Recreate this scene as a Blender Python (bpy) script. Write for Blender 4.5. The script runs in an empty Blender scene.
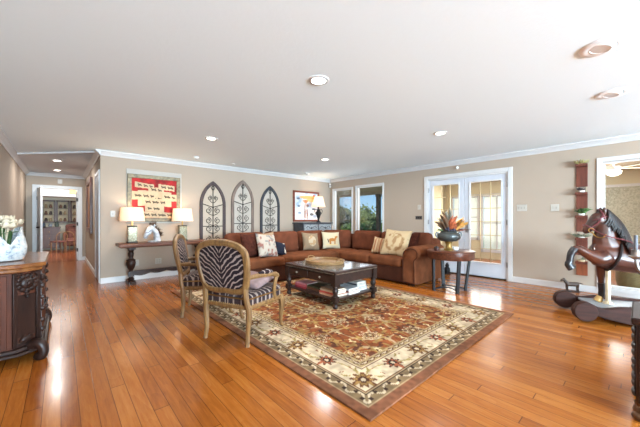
import bpy, bmesh, math, random
import numpy as np
from mathutils import Matrix, Vector
random.seed(7); np.random.seed(7)
S = bpy.context.scene
COL = S.collection
PI = math.pi

# ---------------------------------------------------------------- camera, world, light, exposure
cam = bpy.data.cameras.new('camera'); camo = bpy.data.objects.new('camera', cam); COL.objects.link(camo)
camo.location = (0, 0, 1.17); camo.rotation_euler = (PI/2, 0, -math.radians(42.008))
cam.sensor_width = 36; cam.lens = 287.6*36/640; cam.shift_y = 6.3/640; cam.clip_start = .05
S.camera = camo
S.view_settings.view_transform = 'Standard'; S.view_settings.look = 'None'
S.view_settings.exposure = 0.68; S.view_settings.gamma = 1; S.view_settings.use_curve_mapping = False

def lin(c):
    c = np.asarray(c, float)/255
    return np.where(c <= .04045, c/12.92, ((c+.055)/1.055)**2.4)
def L4(c): return tuple(float(x) for x in lin(c)) + (1.0,)

W = bpy.data.worlds.new('sky'); S.world = W; W.use_nodes = True
wn = W.node_tree.nodes; wl = W.node_tree.links
bg = wn['Background']; bg.inputs[1].default_value = 0.8
tc = wn.new('ShaderNodeTexCoord'); sep = wn.new('ShaderNodeSeparateXYZ'); wl.new(tc.outputs['Generated'], sep.inputs[0])
ramp = wn.new('ShaderNodeValToRGB'); wl.new(sep.outputs[2], ramp.inputs[0])
ramp.color_ramp.elements[0].position = 0.0; ramp.color_ramp.elements[0].color = L4((176, 212, 232))
ramp.color_ramp.elements[1].position = .22; ramp.color_ramp.elements[1].color = L4((30, 128, 200))
nz = wn.new('ShaderNodeTexNoise'); nz.inputs['Scale'].default_value = 5; nz.inputs['Detail'].default_value = 6
mp = wn.new('ShaderNodeMapping'); mp.inputs['Scale'].default_value = (1, 1, 2.6); wl.new(tc.outputs['Generated'], mp.inputs[0]); wl.new(mp.outputs[0], nz.inputs[0])
cr = wn.new('ShaderNodeValToRGB'); wl.new(nz.outputs[0], cr.inputs[0]); cr.color_ramp.elements[0].position = .58; cr.color_ramp.elements[1].position = .74
mx = wn.new('ShaderNodeMix'); mx.data_type = 'RGBA'; wl.new(cr.outputs[0], mx.inputs[0]); wl.new(ramp.outputs[0], mx.inputs[6]); mx.inputs[7].default_value = L4((240, 244, 248))
wl.new(mx.outputs[2], bg.inputs[0])

def area(name, loc, rot, sx, sy, power, color=(1, 1, 1), shape='RECTANGLE', spread=PI):
    l = bpy.data.lights.new(name, 'AREA'); l.shape = shape; l.size = sx; l.size_y = sy; l.energy = power; l.color = color; l.spread = spread
    o = bpy.data.objects.new(name, l); o.location = loc; o.rotation_euler = rot; COL.objects.link(o); return o
COOL = (.63, .84, 1.0)
# added cool fill lights, unseen behind the camera, tilted up to brighten the ceiling
for x, pw in ((.6, 980), (2.9, 360), (5.2, 80)):
    area('rear_fill_light', (x, -6.42, 1.30), (math.radians(122), 0, 0), 1.9, 1.8, pw, COOL)
# daylight through the big fixed window and the glazed doors of the right wall (the bright sunroom), and one added fill
area('side_window_and_fill_light', (6.5, -.8, 1.15), (0, math.radians(86), 0), 1.9, 2.2, 14, (.86, .94, 1))
area('side_window_and_fill_light', (6.5, -4.4, 1.25), (0, math.radians(90), 0), 1.9, 2.6, 60, (.78, .9, 1))  # added fill at an unseen opening behind the camera
area('sunroom_light', (9.3, 2.2, 1.25), (0, PI/2, 0), 1.4, 4.0, 62, (1, .99, .95))
area('blind_daylight', (9.9, 2.7, 1.25), (0, PI/2, 0), 1.5, 3.4, 22, (1, .99, .95))
area('porch_window_light', (6.75, 5.5, 1.5), (0, PI/2, 0), 1.2, 1.8, 14, (.9, .96, 1.0))
area('sunroom_ceiling_light', (8.0, 1.2, 2.28), (0, 0, 0), 1.0, 3.0, 28, (1, .97, .9))

sl = bpy.data.lights.new('sun', 'SUN'); sl.energy = 3.2; sl.angle = .01; sl.color = (1, .96, .88); so = bpy.data.objects.new('sun', sl); COL.objects.link(so)
so.rotation_euler = Vector((.62, -.28, -.73)).to_track_quat('-Z', 'Y').to_euler()

# ---------------------------------------------------------------- mesh helpers
class MB:
    def __init__(s): s.bm = bmesh.new(); s.M = Matrix.Identity(4)
    def v(s, p): return s.bm.verts.new(s.M @ Vector(p))
    def f(s, vs):
        try: return s.bm.faces.new(vs)
        except ValueError: return None
    def box(s, x0, x1, y0, y1, z0, z1):
        a = [s.v((x, y, z)) for z in (z0, z1) for x, y in ((x0, y0), (x1, y0), (x1, y1), (x0, y1))]
        for q in ((3, 2, 1, 0), (4, 5, 6, 7), (0, 1, 5, 4), (1, 2, 6, 5), (2, 3, 7, 6), (3, 0, 4, 7)): s.f([a[i] for i in q])
        return s
    def cbox(s, c, d): return s.box(c[0]-d[0]/2, c[0]+d[0]/2, c[1]-d[1]/2, c[1]+d[1]/2, c[2]-d[2]/2, c[2]+d[2]/2)
    def beam(s, p, q, w, h):
        p, q = Vector(p), Vector(q); d = q-p; M0 = s.M
        s.M = s.M @ Matrix.Translation((p+q)/2) @ d.to_track_quat('X', 'Z').to_matrix().to_4x4()
        s.cbox((0, 0, 0), (d.length, w, h)); s.M = M0; return s
    def rings(s, R, cap=True, closed=False):
        V = [[s.v(p) for p in r] for r in R]; n = len(V[0]); m = len(V)
        for i in range(m if closed else m-1):
            A, B = V[i], V[(i+1) % m]
            for j in range(n): s.f([A[j], A[(j+1) % n], B[(j+1) % n], B[j]])
        if cap and not closed:
            s.f(V[0][::-1]); s.f(V[-1])
        return s
    def tube(s, path, r, n=8, closed=False, flat=1.0, cap=True):
        P = [Vector(p) for p in path]; m = len(P)
        rr = r if hasattr(r, '__len__') else [r]*m
        T = []
        for i in range(m):
            a = P[(i-1) % m] if (closed or i > 0) else P[i]; b = P[(i+1) % m] if (closed or i < m-1) else P[i]
            T.append((b-a).normalized())
        up = Vector((0, 0, 1)) if abs(T[0].z) < .9 else Vector((0, 1, 0))
        N = (up-T[0]*up.dot(T[0])).normalized(); R = []
        for i in range(m):
            N = (N-T[i]*N.dot(T[i])).normalized(); B = T[i].cross(N)
            R.append([P[i]+(N*math.cos(2*PI*k/n)+B*math.sin(2*PI*k/n)*flat)*rr[i] for k in range(n)])
        return s.rings(R, cap, closed)
    def cyl(s, p, q, r0, r1=None, n=16): return s.tube([p, q], [r0, r0 if r1 is None else r1], n)
    def lathe(s, prof, c=(0, 0, 0), n=24, sx=1, sy=1):
        R = [[(c[0]+r*sx*math.cos(2*PI*k/n), c[1]+r*sy*math.sin(2*PI*k/n), c[2]+z) for k in range(n)] for r, z in prof]
        return s.rings([[(x, y, z) for x, y, z in r] for r in R], True)
    def prism(s, pts, axis, d0, d1):
        f = {'x': lambda a, b, d: (d, a, b), 'y': lambda a, b, d: (a, d, b), 'z': lambda a, b, d: (a, b, d)}[axis]
        A = [s.v(f(a, b, d0)) for a, b in pts]; B = [s.v(f(a, b, d1)) for a, b in pts]; n = len(A)
        s.f(A[::-1]); s.f(B)
        for i in range(n): s.f([A[i], A[(i+1) % n], B[(i+1) % n], B[i]])
        return s
    def ball(s, c, r, n=12, m=8):
        if not hasattr(r, '__len__'): r = (r, r, r)
        R = []
        for i in range(1, m):
            t = PI*i/m; R.append([(c[0]+r[0]*math.sin(t)*math.cos(2*PI*k/n), c[1]+r[1]*math.sin(t)*math.sin(2*PI*k/n), c[2]-r[2]*math.cos(t)) for k in range(n)])
        V = [[s.v(p) for p in q] for q in R]; a = s.v((c[0], c[1], c[2]-r[2])); b = s.v((c[0], c[1], c[2]+r[2]))
        for i in range(m-2):
            for j in range(n): s.f([V[i][j], V[i][(j+1) % n], V[i+1][(j+1) % n], V[i+1][j]])
        for j in range(n): s.f([a, V[0][(j+1) % n], V[0][j]]); s.f([b, V[-1][j], V[-1][(j+1) % n]])
        return s
    def grid(s, fn, nu, nv):
        V = [[s.v(fn(i/nu, j/nv)) for j in range(nv+1)] for i in range(nu+1)]
        for i in range(nu):
            for j in range(nv): s.f([V[i][j], V[i+1][j], V[i+1][j+1], V[i][j+1]])
        return s
    def rbox(s, x0, x1, y0, y1, z0, z1, r=.05, puff=0, n=7):
        """soft upholstered block: rounded edges, crowned top"""
        c = Vector(((x0+x1)/2, (y0+y1)/2, (z0+z1)/2)); h = Vector(((x1-x0)/2, (y1-y0)/2, (z1-z0)/2)); r = min(r, *h)
        cache = {}
        def vert(i, j, k):
            key = (i, j, k)
            if key in cache: return cache[key]
            u = [(-1+2*t/n) for t in key]
            u = [math.copysign(abs(t)**.6, t) for t in u]
            p = Vector((u[0]*h.x, u[1]*h.y, u[2]*h.z))
            q = Vector([max(-h[a]+r, min(h[a]-r, p[a])) for a in range(3)]); d = p-q
            if d.length > 1e-9: p = q+d.normalized()*r
            if puff:
                p.z += puff*(1-u[0]**2)*(1-u[1]**2)*(1 if p.z > 0 else -.2)
            cache[key] = s.v(c+p); return cache[key]
        for a in range(n):
            for b in range(n):
                for e in (0, n):
                    for ax in range(3):
                        q = []
                        for da, db in ((0, 0), (1, 0), (1, 1), (0, 1)):
                            t = [0, 0, 0]; t[ax] = e; t[(ax+1) % 3] = a+da; t[(ax+2) % 3] = b+db; q.append(vert(*t))
                        s.f(q if e else q[::-1])
        return s
    def mesh(s, name, mat, smooth=40):
        bmesh.ops.recalc_face_normals(s.bm, faces=s.bm.faces)
        me = bpy.data.meshes.new(name); s.bm.to_mesh(me); s.bm.free()
        if mat: me.materials.append(mat)
        if smooth:
            me.polygons.foreach_set('use_smooth', [True]*len(me.polygons)); me.set_sharp_from_angle(angle=math.radians(smooth))
        return me
    def build(s, name, mat, parent=None, bev=0, smooth=40, loc=None, rz=0):
        o = bpy.data.objects.new(name, s.mesh(name, mat, smooth)); COL.objects.link(o)
        if parent: o.parent = parent
        if loc: o.location = loc; o.rotation_euler.z = rz
        if bev:
            b = o.modifiers.new('bevel', 'BEVEL'); b.width = bev; b.segments = 2; b.limit_method = 'ANGLE'; b.angle_limit = math.radians(50)
        return o

def tag(o, label=None, cat=None, group=None, kind=None):
    if label: o['label'] = label
    if cat: o['category'] = cat
    if group: o['group'] = group
    if kind: o['kind'] = kind
    return o
def thing(name, label, cat, loc=(0, 0, 0), rz=0, group=None):
    o = bpy.data.objects.new(name, None); COL.objects.link(o); o.location = loc; o.rotation_euler = (0, 0, rz); o.empty_display_size = .1
    return tag(o, label, cat, group)
def copy_tree(o, parent=None):
    c = o.copy(); COL.objects.link(c)
    if parent: c.parent = parent
    for ch in list(o.children): copy_tree(ch, c)
    return c
def struct(o): o['kind'] = 'structure'; return o
def catmull(pts, k=6, closed=False):
    P = [Vector(p) for p in pts]; n = len(P); out = []
    for i in range(n if closed else n-1):
        g = lambda j: P[j % n] if closed else P[max(0, min(n-1, j))]
        a, b, c, d = g(i-1), g(i), g(i+1), g(i+2)
        for t in range(k):
            t /= k; out.append(.5*((2*b)+(c-a)*t+(2*a-5*b+4*c-d)*t*t+(3*b-a-3*c+d)*t**3))
    if not closed: out.append(P[-1])
    return out
def interp(vals, k=6):
    out = []
    for a, b in zip(vals, vals[1:]): out += [a+(b-a)*t/k for t in range(k)]
    return out+[vals[-1]]

# ---------------------------------------------------------------- material helpers
class NT:
    def __init__(s, name):
        s.m = bpy.data.materials.new(name); s.m.use_nodes = True; s.t = s.m.node_tree; s.b = s.t.nodes['Principled BSDF']; s.out = s.t.nodes['Material Output']
    def n(s, ty, **k):
        x = s.t.nodes.new(ty)
        for a, b in k.items(): setattr(x, a, b)
        return x
    def l(s, a, b): s.t.links.new(a, b)
    def put(s, sock, v):
        if hasattr(v, 'links') or hasattr(v, 'is_linked'): s.l(v, sock)
        else: sock.default_value = v
    def math(s, op, a, b=0.0, c=None):
        x = s.n('ShaderNodeMath', operation=op); s.put(x.inputs[0], a); s.put(x.inputs[1], b)
        if c is not None: s.put(x.inputs[2], c)
        return x.outputs[0]
    def xyz(s, kind='Object'):
        t = s.n('ShaderNodeTexCoord'); p = s.n('ShaderNodeSeparateXYZ'); s.l(t.outputs[kind], p.inputs[0]); return p.outputs
    def comb(s, x, y, z):
        c = s.n('ShaderNodeCombineXYZ')
        for i, q in enumerate((x, y, z)): s.put(c.inputs[i], q)
        return c.outputs[0]
    def noise(s, vec=None, scale=5, detail=4, rough=.5, scl=None):
        x = s.n('ShaderNodeTexNoise'); x.inputs['Scale'].default_value = scale; x.inputs['Detail'].default_value = detail; x.inputs['Roughness'].default_value = rough
        if vec is None: vec = s.n('ShaderNodeTexCoord').outputs['Object']
        if scl:
            m = s.n('ShaderNodeMapping'); m.inputs['Scale'].default_value = scl; s.l(vec, m.inputs[0]); vec = m.outputs[0]
        s.l(vec, x.inputs['Vector']); return x.outputs[0]
    def ramp(s, fac, stops, interp='LINEAR'):
        r = s.n('ShaderNodeValToRGB'); s.l(fac, r.inputs[0]); e = r.color_ramp.elements; r.color_ramp.interpolation = interp
        while len(e) < len(stops): e.new(.5)
        for q, (p, c) in zip(e, stops): q.position = p; q.color = L4(c)
        return r.outputs[0]
    def mix(s, f, a, b):
        x = s.n('ShaderNodeMix', data_type='RGBA'); s.put(x.inputs[0], f); s.put(x.inputs[6], a); s.put(x.inputs[7], b); return x.outputs[2]
    def bump(s, h, strength=.3, dist=.01):
        x = s.n('ShaderNodeBump'); x.inputs['Strength'].default_value = strength; x.inputs['Distance'].default_value = dist
        s.l(h, x.inputs['Height']); s.l(x.outputs[0], s.b.inputs['Normal'])
    def set(s, color=None, rough=.5, metal=0, spec=.5, coat=0, emit=None, es=0):
        b = s.b
        if color is not None: s.put(b.inputs['Base Color'], color if not isinstance(color, tuple) or len(color) == 4 else L4(color))
        s.put(b.inputs['Roughness'], rough); b.inputs['Metallic'].default_value = metal; b.inputs['Specular IOR Level'].default_value = spec
        b.inputs['Coat Weight'].default_value = coat; b.inputs['Coat Roughness'].default_value = .08
        if emit: b.inputs['Emission Color'].default_value = L4(emit); b.inputs['Emission Strength'].default_value = es
        return s.m
def plain(name, c, rough=.5, metal=0, spec=.5, coat=0, var=.12, scale=8, scl=None, bump=0):
    """a colour with a little natural variation"""
    t = NT(name); f = t.noise(scale=scale, scl=scl)
    a = tuple(min(255, x*(1-var)) for x in c); b = tuple(min(255, x*(1+var)) for x in c)
    col = t.ramp(f, [(.3, a), (.7, b)])
    if bump: t.bump(f, bump)
    return t.set(col, rough, metal, spec, coat)
def wood(name, dark, light, rough=.35, spec=.5, coat=0, axis=1, scale=3, bump=.05):
    t = NT(name); sc = [9, 9, 9]; sc[axis] = .9
    f = t.noise(scale=scale, detail=8, rough=.62, scl=tuple(sc))
    col = t.ramp(f, [(.3, dark), (.7, light)]); t.bump(f, bump, .004)
    return t.set(col, rough, 0, spec, coat)
def fabric(name, c, var=.1, rough=.95, scale=14, weave=0):
    t = NT(name); f = t.noise(scale=scale, detail=5)
    col = t.ramp(f, [(.3, tuple(x*(1-var) for x in c)), (.7, tuple(min(255, x*(1+var)) for x in c))])
    g = t.noise(scale=260, detail=2); t.bump(g, .15, .002)
    return t.set(col, 1.0, 0, .08)
def emis(name, c, s):
    t = NT(name); return t.set(c, .5, emit=c, es=s)
def vcol(name, rough=.9, spec=.2, bump=0):
    t = NT(name); a = t.n('ShaderNodeAttribute'); a.attribute_name = 'Col'
    if bump: t.bump(t.noise(scale=300, detail=2), bump, .003)
    return t.set(a.outputs['Color'], rough, 0, spec)
def glass(name, tint=(255, 255, 255), rough=0.0, refl=1.0):
    t = NT(name); tr = t.n('ShaderNodeBsdfTransparent'); tr.inputs[0].default_value = L4(tint)
    g = t.n('ShaderNodeBsdfGlossy'); g.inputs['Roughness'].default_value = rough
    fr = t.n('ShaderNodeFresnel'); fr.inputs[0].default_value = 1.45; m = t.n('ShaderNodeMixShader')
    t.l(t.math('MULTIPLY', fr.outputs[0], refl), m.inputs[0]); t.l(tr.outputs[0], m.inputs[1]); t.l(g.outputs[0], m.inputs[2]); t.l(m.outputs[0], t.out.inputs[0]); return t.m
def setcol(o, fn):
    """colour attribute from fn(x, y, z) -> (n, 3) sRGB 0-255"""
    me = o.data; n = len(me.vertices); co = np.empty(n*3); me.vertices.foreach_get('co', co); co = co.reshape(-1, 3)
    a = me.color_attributes.new('Col', 'FLOAT_COLOR', 'POINT')
    c = np.ones((n, 4)); c[:, :3] = lin(fn(co[:, 0], co[:, 1], co[:, 2])); a.data.foreach_set('color', c.ravel()); return o

def floor_mat(name, dark, mid, light, w=.085, rough=.16):
    t = NT(name); X = t.xyz()
    row = t.math('DIVIDE', X[0], w); ri = t.math('FLOOR', row); fx = t.math('FRACT', row)
    wn_ = t.n('ShaderNodeTexWhiteNoise', noise_dimensions='1D'); t.l(ri, wn_.inputs['W'])
    yy = t.math('ADD', t.math('DIVIDE', X[1], 1.7), t.math('MULTIPLY', wn_.outputs[0], 7.0))
    ci = t.math('FLOOR', yy); fy = t.math('FRACT', yy)
    w2 = t.n('ShaderNodeTexWhiteNoise', noise_dimensions='2D'); t.l(t.comb(ri, ci, 0.0), w2.inputs['Vector'])
    tone = w2.outputs[0]
    vec = t.comb(t.math('ADD', X[0], t.math('MULTIPLY', tone, 11.0)), t.math('MULTIPLY', X[1], .07), t.math('MULTIPLY', tone, 5.0))
    g = t.noise(vec, scale=48, detail=8, rough=.68)
    rg = t.noise(t.comb(t.math('ADD', X[0], t.math('MULTIPLY', tone, 23.0)), t.math('MULTIPLY', X[1], .16), tone), scale=7, detail=2)
    rings = t.math('FRACT', t.math('MULTIPLY', rg, 9.0))
    gg = t.math('ADD', t.math('MULTIPLY', g, .62), t.math('ADD', t.math('MULTIPLY', tone, .30), t.math('MULTIPLY', rings, .07)))
    col = t.ramp(gg, [(.25, dark), (.52, mid), (.8, light)])
    gx = t.math('MINIMUM', fx, t.math('SUBTRACT', 1.0, fx)); gy = t.math('MINIMUM', fy, t.math('SUBTRACT', 1.0, fy))
    seam = t.math('MAXIMUM', t.math('LESS_THAN', gx, .022), t.math('LESS_THAN', gy, .0016))
    col = t.mix(t.math('MULTIPLY', seam, .75), col, L4((70, 36, 16)))
    wob = t.noise(t.comb(X[0], t.math('MULTIPLY', X[1], .6), 0.0), scale=3.0, detail=1)
    hgt = t.math('ADD', t.math('MULTIPLY', t.math('SUBTRACT', 1.0, seam), .35), t.math('ADD', t.math('MULTIPLY', wob, 1.6), t.math('MULTIPLY', g, .05)))
    tilt = t.math('MULTIPLY', t.math('MULTIPLY', t.math('SUBTRACT', fx, .5), t.math('SUBTRACT', tone, .5)), .8)
    t.bump(t.math('ADD', hgt, tilt), .13, .004)
    return t.set(col, t.math('ADD', rough, t.math('MULTIPLY', g, .06)), 0, .30, .06)
def zebra(name, ax, ay, k=52, slope=.75, dark=(34, 23, 26), light=(150, 130, 122), thr=.80, amp=10.0, cx=0.0):
    """mirrored zebra hide woven into the cloth"""
    t = NT(name); X = t.xyz(); a = t.math('ABSOLUTE', t.math('SUBTRACT', X[ax], cx)); b = X[ay]
    nn = t.noise(t.comb(a, b, 0.0), scale=11, detail=2)
    ph = t.math('ADD', t.math('MULTIPLY', t.math('ADD', b, t.math('MULTIPLY', t.math('POWER', t.math('ADD', a, .0005), .7), -slope)), k), t.math('MULTIPLY', nn, amp))
    s = t.math('ADD', t.math('MULTIPLY', t.math('SINE', ph), .5), .5)
    spine = t.math('LESS_THAN', a, .006)
    col = t.ramp(s, [(thr-.08, dark), (thr+.1, light)])
    col = t.mix(spine, col, L4(dark))
    t.bump(t.noise(scale=240, detail=2), .15, .002)
    return t.set(col, .9, 0, .2)

# ---------------------------------------------------------------- setting materials
M_floor = floor_mat('oak_boards', (128, 66, 22), (158, 90, 32), (182, 116, 52))
M_floor2 = floor_mat('oak_boards_far_room', (112, 54, 28), (156, 84, 48), (184, 116, 76))
def ceiling_material(nm, c):
    t = NT(nm); n1 = t.noise(scale=42, detail=4); t.bump(n1, .2, .007)
    return t.set(c, .95, 0, .1)
M_ceil = ceiling_material('knockdown_ceiling', (238, 250, 255))
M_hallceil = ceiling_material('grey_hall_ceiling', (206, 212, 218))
def wall_material(nm, c):
    t = NT(nm); n1 = t.noise(scale=120, detail=2); t.bump(n1, .06, .003); return t.set(c, .85, 0, .2)
M_wall = wall_material('greige_wall_paint', (173, 157, 141))
M_wallc = wall_material('cream_far_wall', (226, 216, 196))
M_trim = plain('white_trim_paint', (208, 208, 208), .4, var=.01)
M_doorw = plain('white_door_paint', (200, 205, 214), .4, var=.01)
M_glass = glass('window_glass', refl=.45)
M_brass = plain('brass', (190, 150, 80), .3, 1, var=.05)
M_dkmetal = plain('dark_bronze', (50, 42, 38), .45, .8, var=.1)
M_sunwall = wall_material('yellow_sunroom_wall', (214, 204, 172))
M_sunceil = plain('tan_beadboard', (168, 148, 116), .7, var=.04)
M_steel = plain('brushed_steel', (170, 172, 175), .3, 1, var=.05)

XR, YB, XH, XL, ZC = 6.36, 6.59, .534, -.69, 2.44
# floor, ceiling
struct(MB().box(XL-.1, XR+.14, -6.6, YB+.1, -.08, 0).box(XL-.1, XH+.1, YB+.1, 10.9, -.08, 0).build('floor', M_floor, smooth=0))
b = MB(); b.prism([(XL-.1, -6.6), (XR+.14, -6.6), (XR+.14, YB+.1), (XH, YB+.1), (XL-.02, 8.02), (XL-.1, 8.02)], 'z', ZC, ZC+.08)
struct(b.build('ceiling', M_ceil, smooth=0))
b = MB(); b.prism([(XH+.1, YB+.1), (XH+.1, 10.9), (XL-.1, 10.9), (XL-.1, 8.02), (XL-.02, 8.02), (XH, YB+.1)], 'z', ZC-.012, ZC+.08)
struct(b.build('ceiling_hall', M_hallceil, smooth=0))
# walls with their openings
def wall_x(name, x0, x1, ya, yb, holes, mat, z1=ZC):
    b = MB(); y = ya
    for h0, h1, z0, zt in sorted(holes):
        b.box(x0, x1, y, h0, 0, z1); b.box(x0, x1, h0, h1, zt, z1)
        if z0 > 0: b.box(x0, x1, h0, h1, 0, z0)
        y = h1
    b.box(x0, x1, y, yb, 0, z1); return struct(b.build(name, mat, smooth=0))
def wall_y(name, y0, y1, xa, xb, holes, mat, z1=ZC):
    b = MB(); x = xa
    for h0, h1, z0, zt in sorted(holes):
        b.box(x, h0, y0, y1, 0, z1); b.box(h0, h1, y0, y1, zt, z1)
        if z0 > 0: b.box(h0, h1, y0, y1, 0, z0)
        x = h1
    b.box(x, xb, y0, y1, 0, z1); return struct(b.build(name, mat, smooth=0))
W1, W2, W3, D1, W0 = (5.66, 6.42, .78, 2.09), (4.57, 5.47, .78, 2.11), (-1.9, .385, .12, 2.08), (1.68, 3.31, 0, 2.1), (-5.8, -3.0, .3, 2.2)
wall_x('wall_right', XR, XR+.14, -6.6, YB+.1, [W1, W2, W3, D1, W0], M_wall)
wall_y('wall_back', YB, YB+.1, XH, XR, [], M_wall)
wall_x('wall_left', XL-.1, XL, -6.5, 10.9, [], M_wall)
wall_x('wall_hall', XH, XH+.1, YB+.1, 10.85, [], M_wall)
wall_y('wall_hall_end', 10.85, 10.95, XL, XH, [(-.48, .37, 0, 2.03)], M_wall)
wall_y('wall_rear', -6.6, -6.5, XL, XR, [(-.3, 1.5, .4, 2.2), (2.0, 3.8, .4, 2.2), (4.3, 6.1, .4, 2.2)], M_wall)
# crown moulding, baseboards
def crown(name, pts, mat=M_trim, zt=ZC):
    """pts walk with the room on the left-hand side"""
    b = MB(); prof = [(0, 0), (.012, 0), (.02, .02), (.06, .062), (.075, .07), (.075, .09), (0, .09)]
    for (x0, y0), (x1, y1) in zip(pts, pts[1:]):
        d = Vector((x1-x0, y1-y0, 0)); L = d.length; d.normalize(); n = Vector((-d.y, d.x, 0))
        e = .0
        R = [[Vector((x, y, zt-.09+h))+n*o for o, h in prof] for x, y in ((x0, y0), (x1, y1))]
        b.rings(R)
    return struct(b.build(name, mat, smooth=0))
crown('trim_1', [(XR, -6.5), (XR, YB), (XH-.0, YB)])
crown('trim_2', [(XH, YB-.075), (XH, YB+.1), (XH, 10.85), (XL, 10.85), (XL, -6.5)])
b = MB(); b.beam((XH, YB+.1, ZC-.01), (XL, 8.02, ZC-.01), .05, .035); struct(b.build('trim_3', M_trim, smooth=0))
def base(name, segs, h=.1):
    b = MB()
    for x0, x1, y0, y1 in segs:
        b.box(x0, x1, y0, y1, 0, h-.015); q = .005
        b.box(x0+(q if x1-x0 < .1 else 0), x1-(0 if x1-x0 < .1 else 0), y0, y1, h-.015, h)
    return struct(b.build(name, M_trim, smooth=0))
base('baseboard_right', [(XR-.016, XR, -6.5, 1.6), (XR-.016, XR, 3.39, YB)])
base('baseboard_back', [(XH, XR, YB-.016, YB)])
base('baseboard_left', [(XL, XL+.016, -6.5, 10.85)])
base('baseboard_hall', [(XH-.016, XH, 7.5, 10.85)])
base('baseboard_hall_end', [(XL, -.57, 10.834, 10.85), (.46, XH, 10.834, 10.85)])
base('baseboard_rear', [(XL, XR, -6.5, -6.484)])
# the plain raised panel on the wall behind the sampler
b = MB(); b.box(.93, 1.92, YB-.02, YB, 1.10, 2.155); struct(b.build('trim_4', plain('panel_paint', (180, 174, 166), .7, var=.01), bev=.004))

# windows of the right wall
def window(nm, y0, y1, z0, z1, cas=.075, x=XR, sill=True, frame=.035):
    r = struct(thing(nm, None, None, (x, (y0+y1)/2, z0))); w = (y1-y0)/2; h = z1-z0
    b = MB(); c = cas
    b.box(-.022, 0, -w-c, -w, -c*.9, h+c); b.box(-.022, 0, w, w+c, -c*.9, h+c); b.box(-.022, 0, -w, w, h, h+c); b.box(-.022, 0, -w, w, -c*.9, 0)
    b.build('window_casing', M_trim, r, bev=.004)
    b = MB(); f = frame
    b.box(.03, .09, -w, -w+f, 0, h); b.box(.03, .09, w-f, w, 0, h); b.box(.03, .09, -w+f, w-f, h-f, h); b.box(.03, .09, -w+f, w-f, 0, f)
    b.build('window_frame', M_trim, r, bev=.003)
    MB().box(.055, .061, -w+f, w-f, f, h-f).build('window_pane', M_glass, r, smooth=0)
    return r
window('window_1', *W1, cas=.045, frame=.02); window('window_2', *W2, cas=.045, frame=.02); window('window_3', *W3, cas=.07, frame=.022)
for k, x in enumerate((.6, 2.9, 5.2)):
    r = struct(thing('window_%d' % (4+k), None, None, (x, -6.55, .4)))
    b = MB(); w = .9; h = 1.8
    for q in ((-w, -w+.05), (w-.05, w), (-.02, .02)): b.box(q[0], q[1], -.03, .03, 0, h)
    b.box(-w, w, -.03, .03, 0, .05); b.box(-w, w, -.03, .03, h-.05, h); b.build('window_frame', M_trim, r)

# french doors
r = struct(thing('door_1', None, None, (XR, (D1[0]+D1[1])/2, 0))); w = (D1[1]-D1[0])/2
b = MB(); c = .075
b.box(-.022, 0, -w-c, -w, 0, 2.1+c); b.box(-.022, 0, w, w+c, 0, 2.1+c); b.box(-.022, 0, -w, w, 2.1, 2.1+c); b.build('door_casing', M_trim, r, bev=.004)
b = MB(); b.box(0, .14, -w, -w+.03, 0, 2.1); b.box(0, .14, w-.03, w, 0, 2.1); b.box(0, .14, -w+.03, w-.03, 2.07, 2.1); b.build('door_frame', M_trim, r)
MB().box(-.01, .14, -w+.03, w-.03, 0, .02).build('threshold', M_dkmetal, r)
for s in (-1, 1):
    y0, y1 = (-w+.033, -.004) if s < 0 else (.004, w-.033); ym = (y0+y1)/2
    g0, g1 = ym-.285+s*.01, ym+.285+s*.01; z0, z1 = .31, 1.95
    b = MB(); b.box(.02, .064, y0, g0, .022, 2.066); b.box(.02, .064, g1, y1, .022, 2.066); b.box(.02, .064, g0, g1, .022, z0); b.box(.02, .064, g0, g1, z1, 2.066)
    leaf = b.build('door_leaf', M_doorw, r, bev=.003)
    b = MB(); f = .022
    b.box(.008, .02, g0-f, g0, z0-f, z1+f); b.box(.008, .02, g1, g1+f, z0-f, z1+f); b.box(.008, .02, g0, g1, z1, z1+f); b.box(.008, .02, g0, g1, z0-f, z0); b.build('glass_stop', M_trim, leaf, bev=.003)
    MB().box(.04, .046, g0, g1, z0, z1).build('glass_pane', M_glass, leaf, smooth=0)
    b = MB()
    for k in range(1, 3):
        y = g0+(g1-g0)*k/3; b.box(.034, .052, y-.006, y+.006, z0, z1)
    for k in range(1, 6):
        z = z0+(z1-z0)*k/6
        b.box(.034, .052, g0, g1, z-.006, z+.006)
    b.build('muntin', plain('brass_caming', (205, 190, 150), .35, .7, var=.03), leaf)
    for z in (.3, 1.12, 1.85):
        yy = y0-.012 if s < 0 else y1+.012
        MB().box(-.004, .024, yy-.012, yy+.012, z-.05, z+.05).build('hinge', M_steel, leaf, bev=.003)
b = MB(); b.cyl((.02, -.05, .98), (-.03, -.05, .98), .012); b.tube([(-.03, -.05, .98), (-.035, -.09, .98), (-.03, -.15, .975)], .009); b.box(.012, .02, -.075, -.025, .9, 1.1)
b.build('door_handle', M_steel, r)

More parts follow.
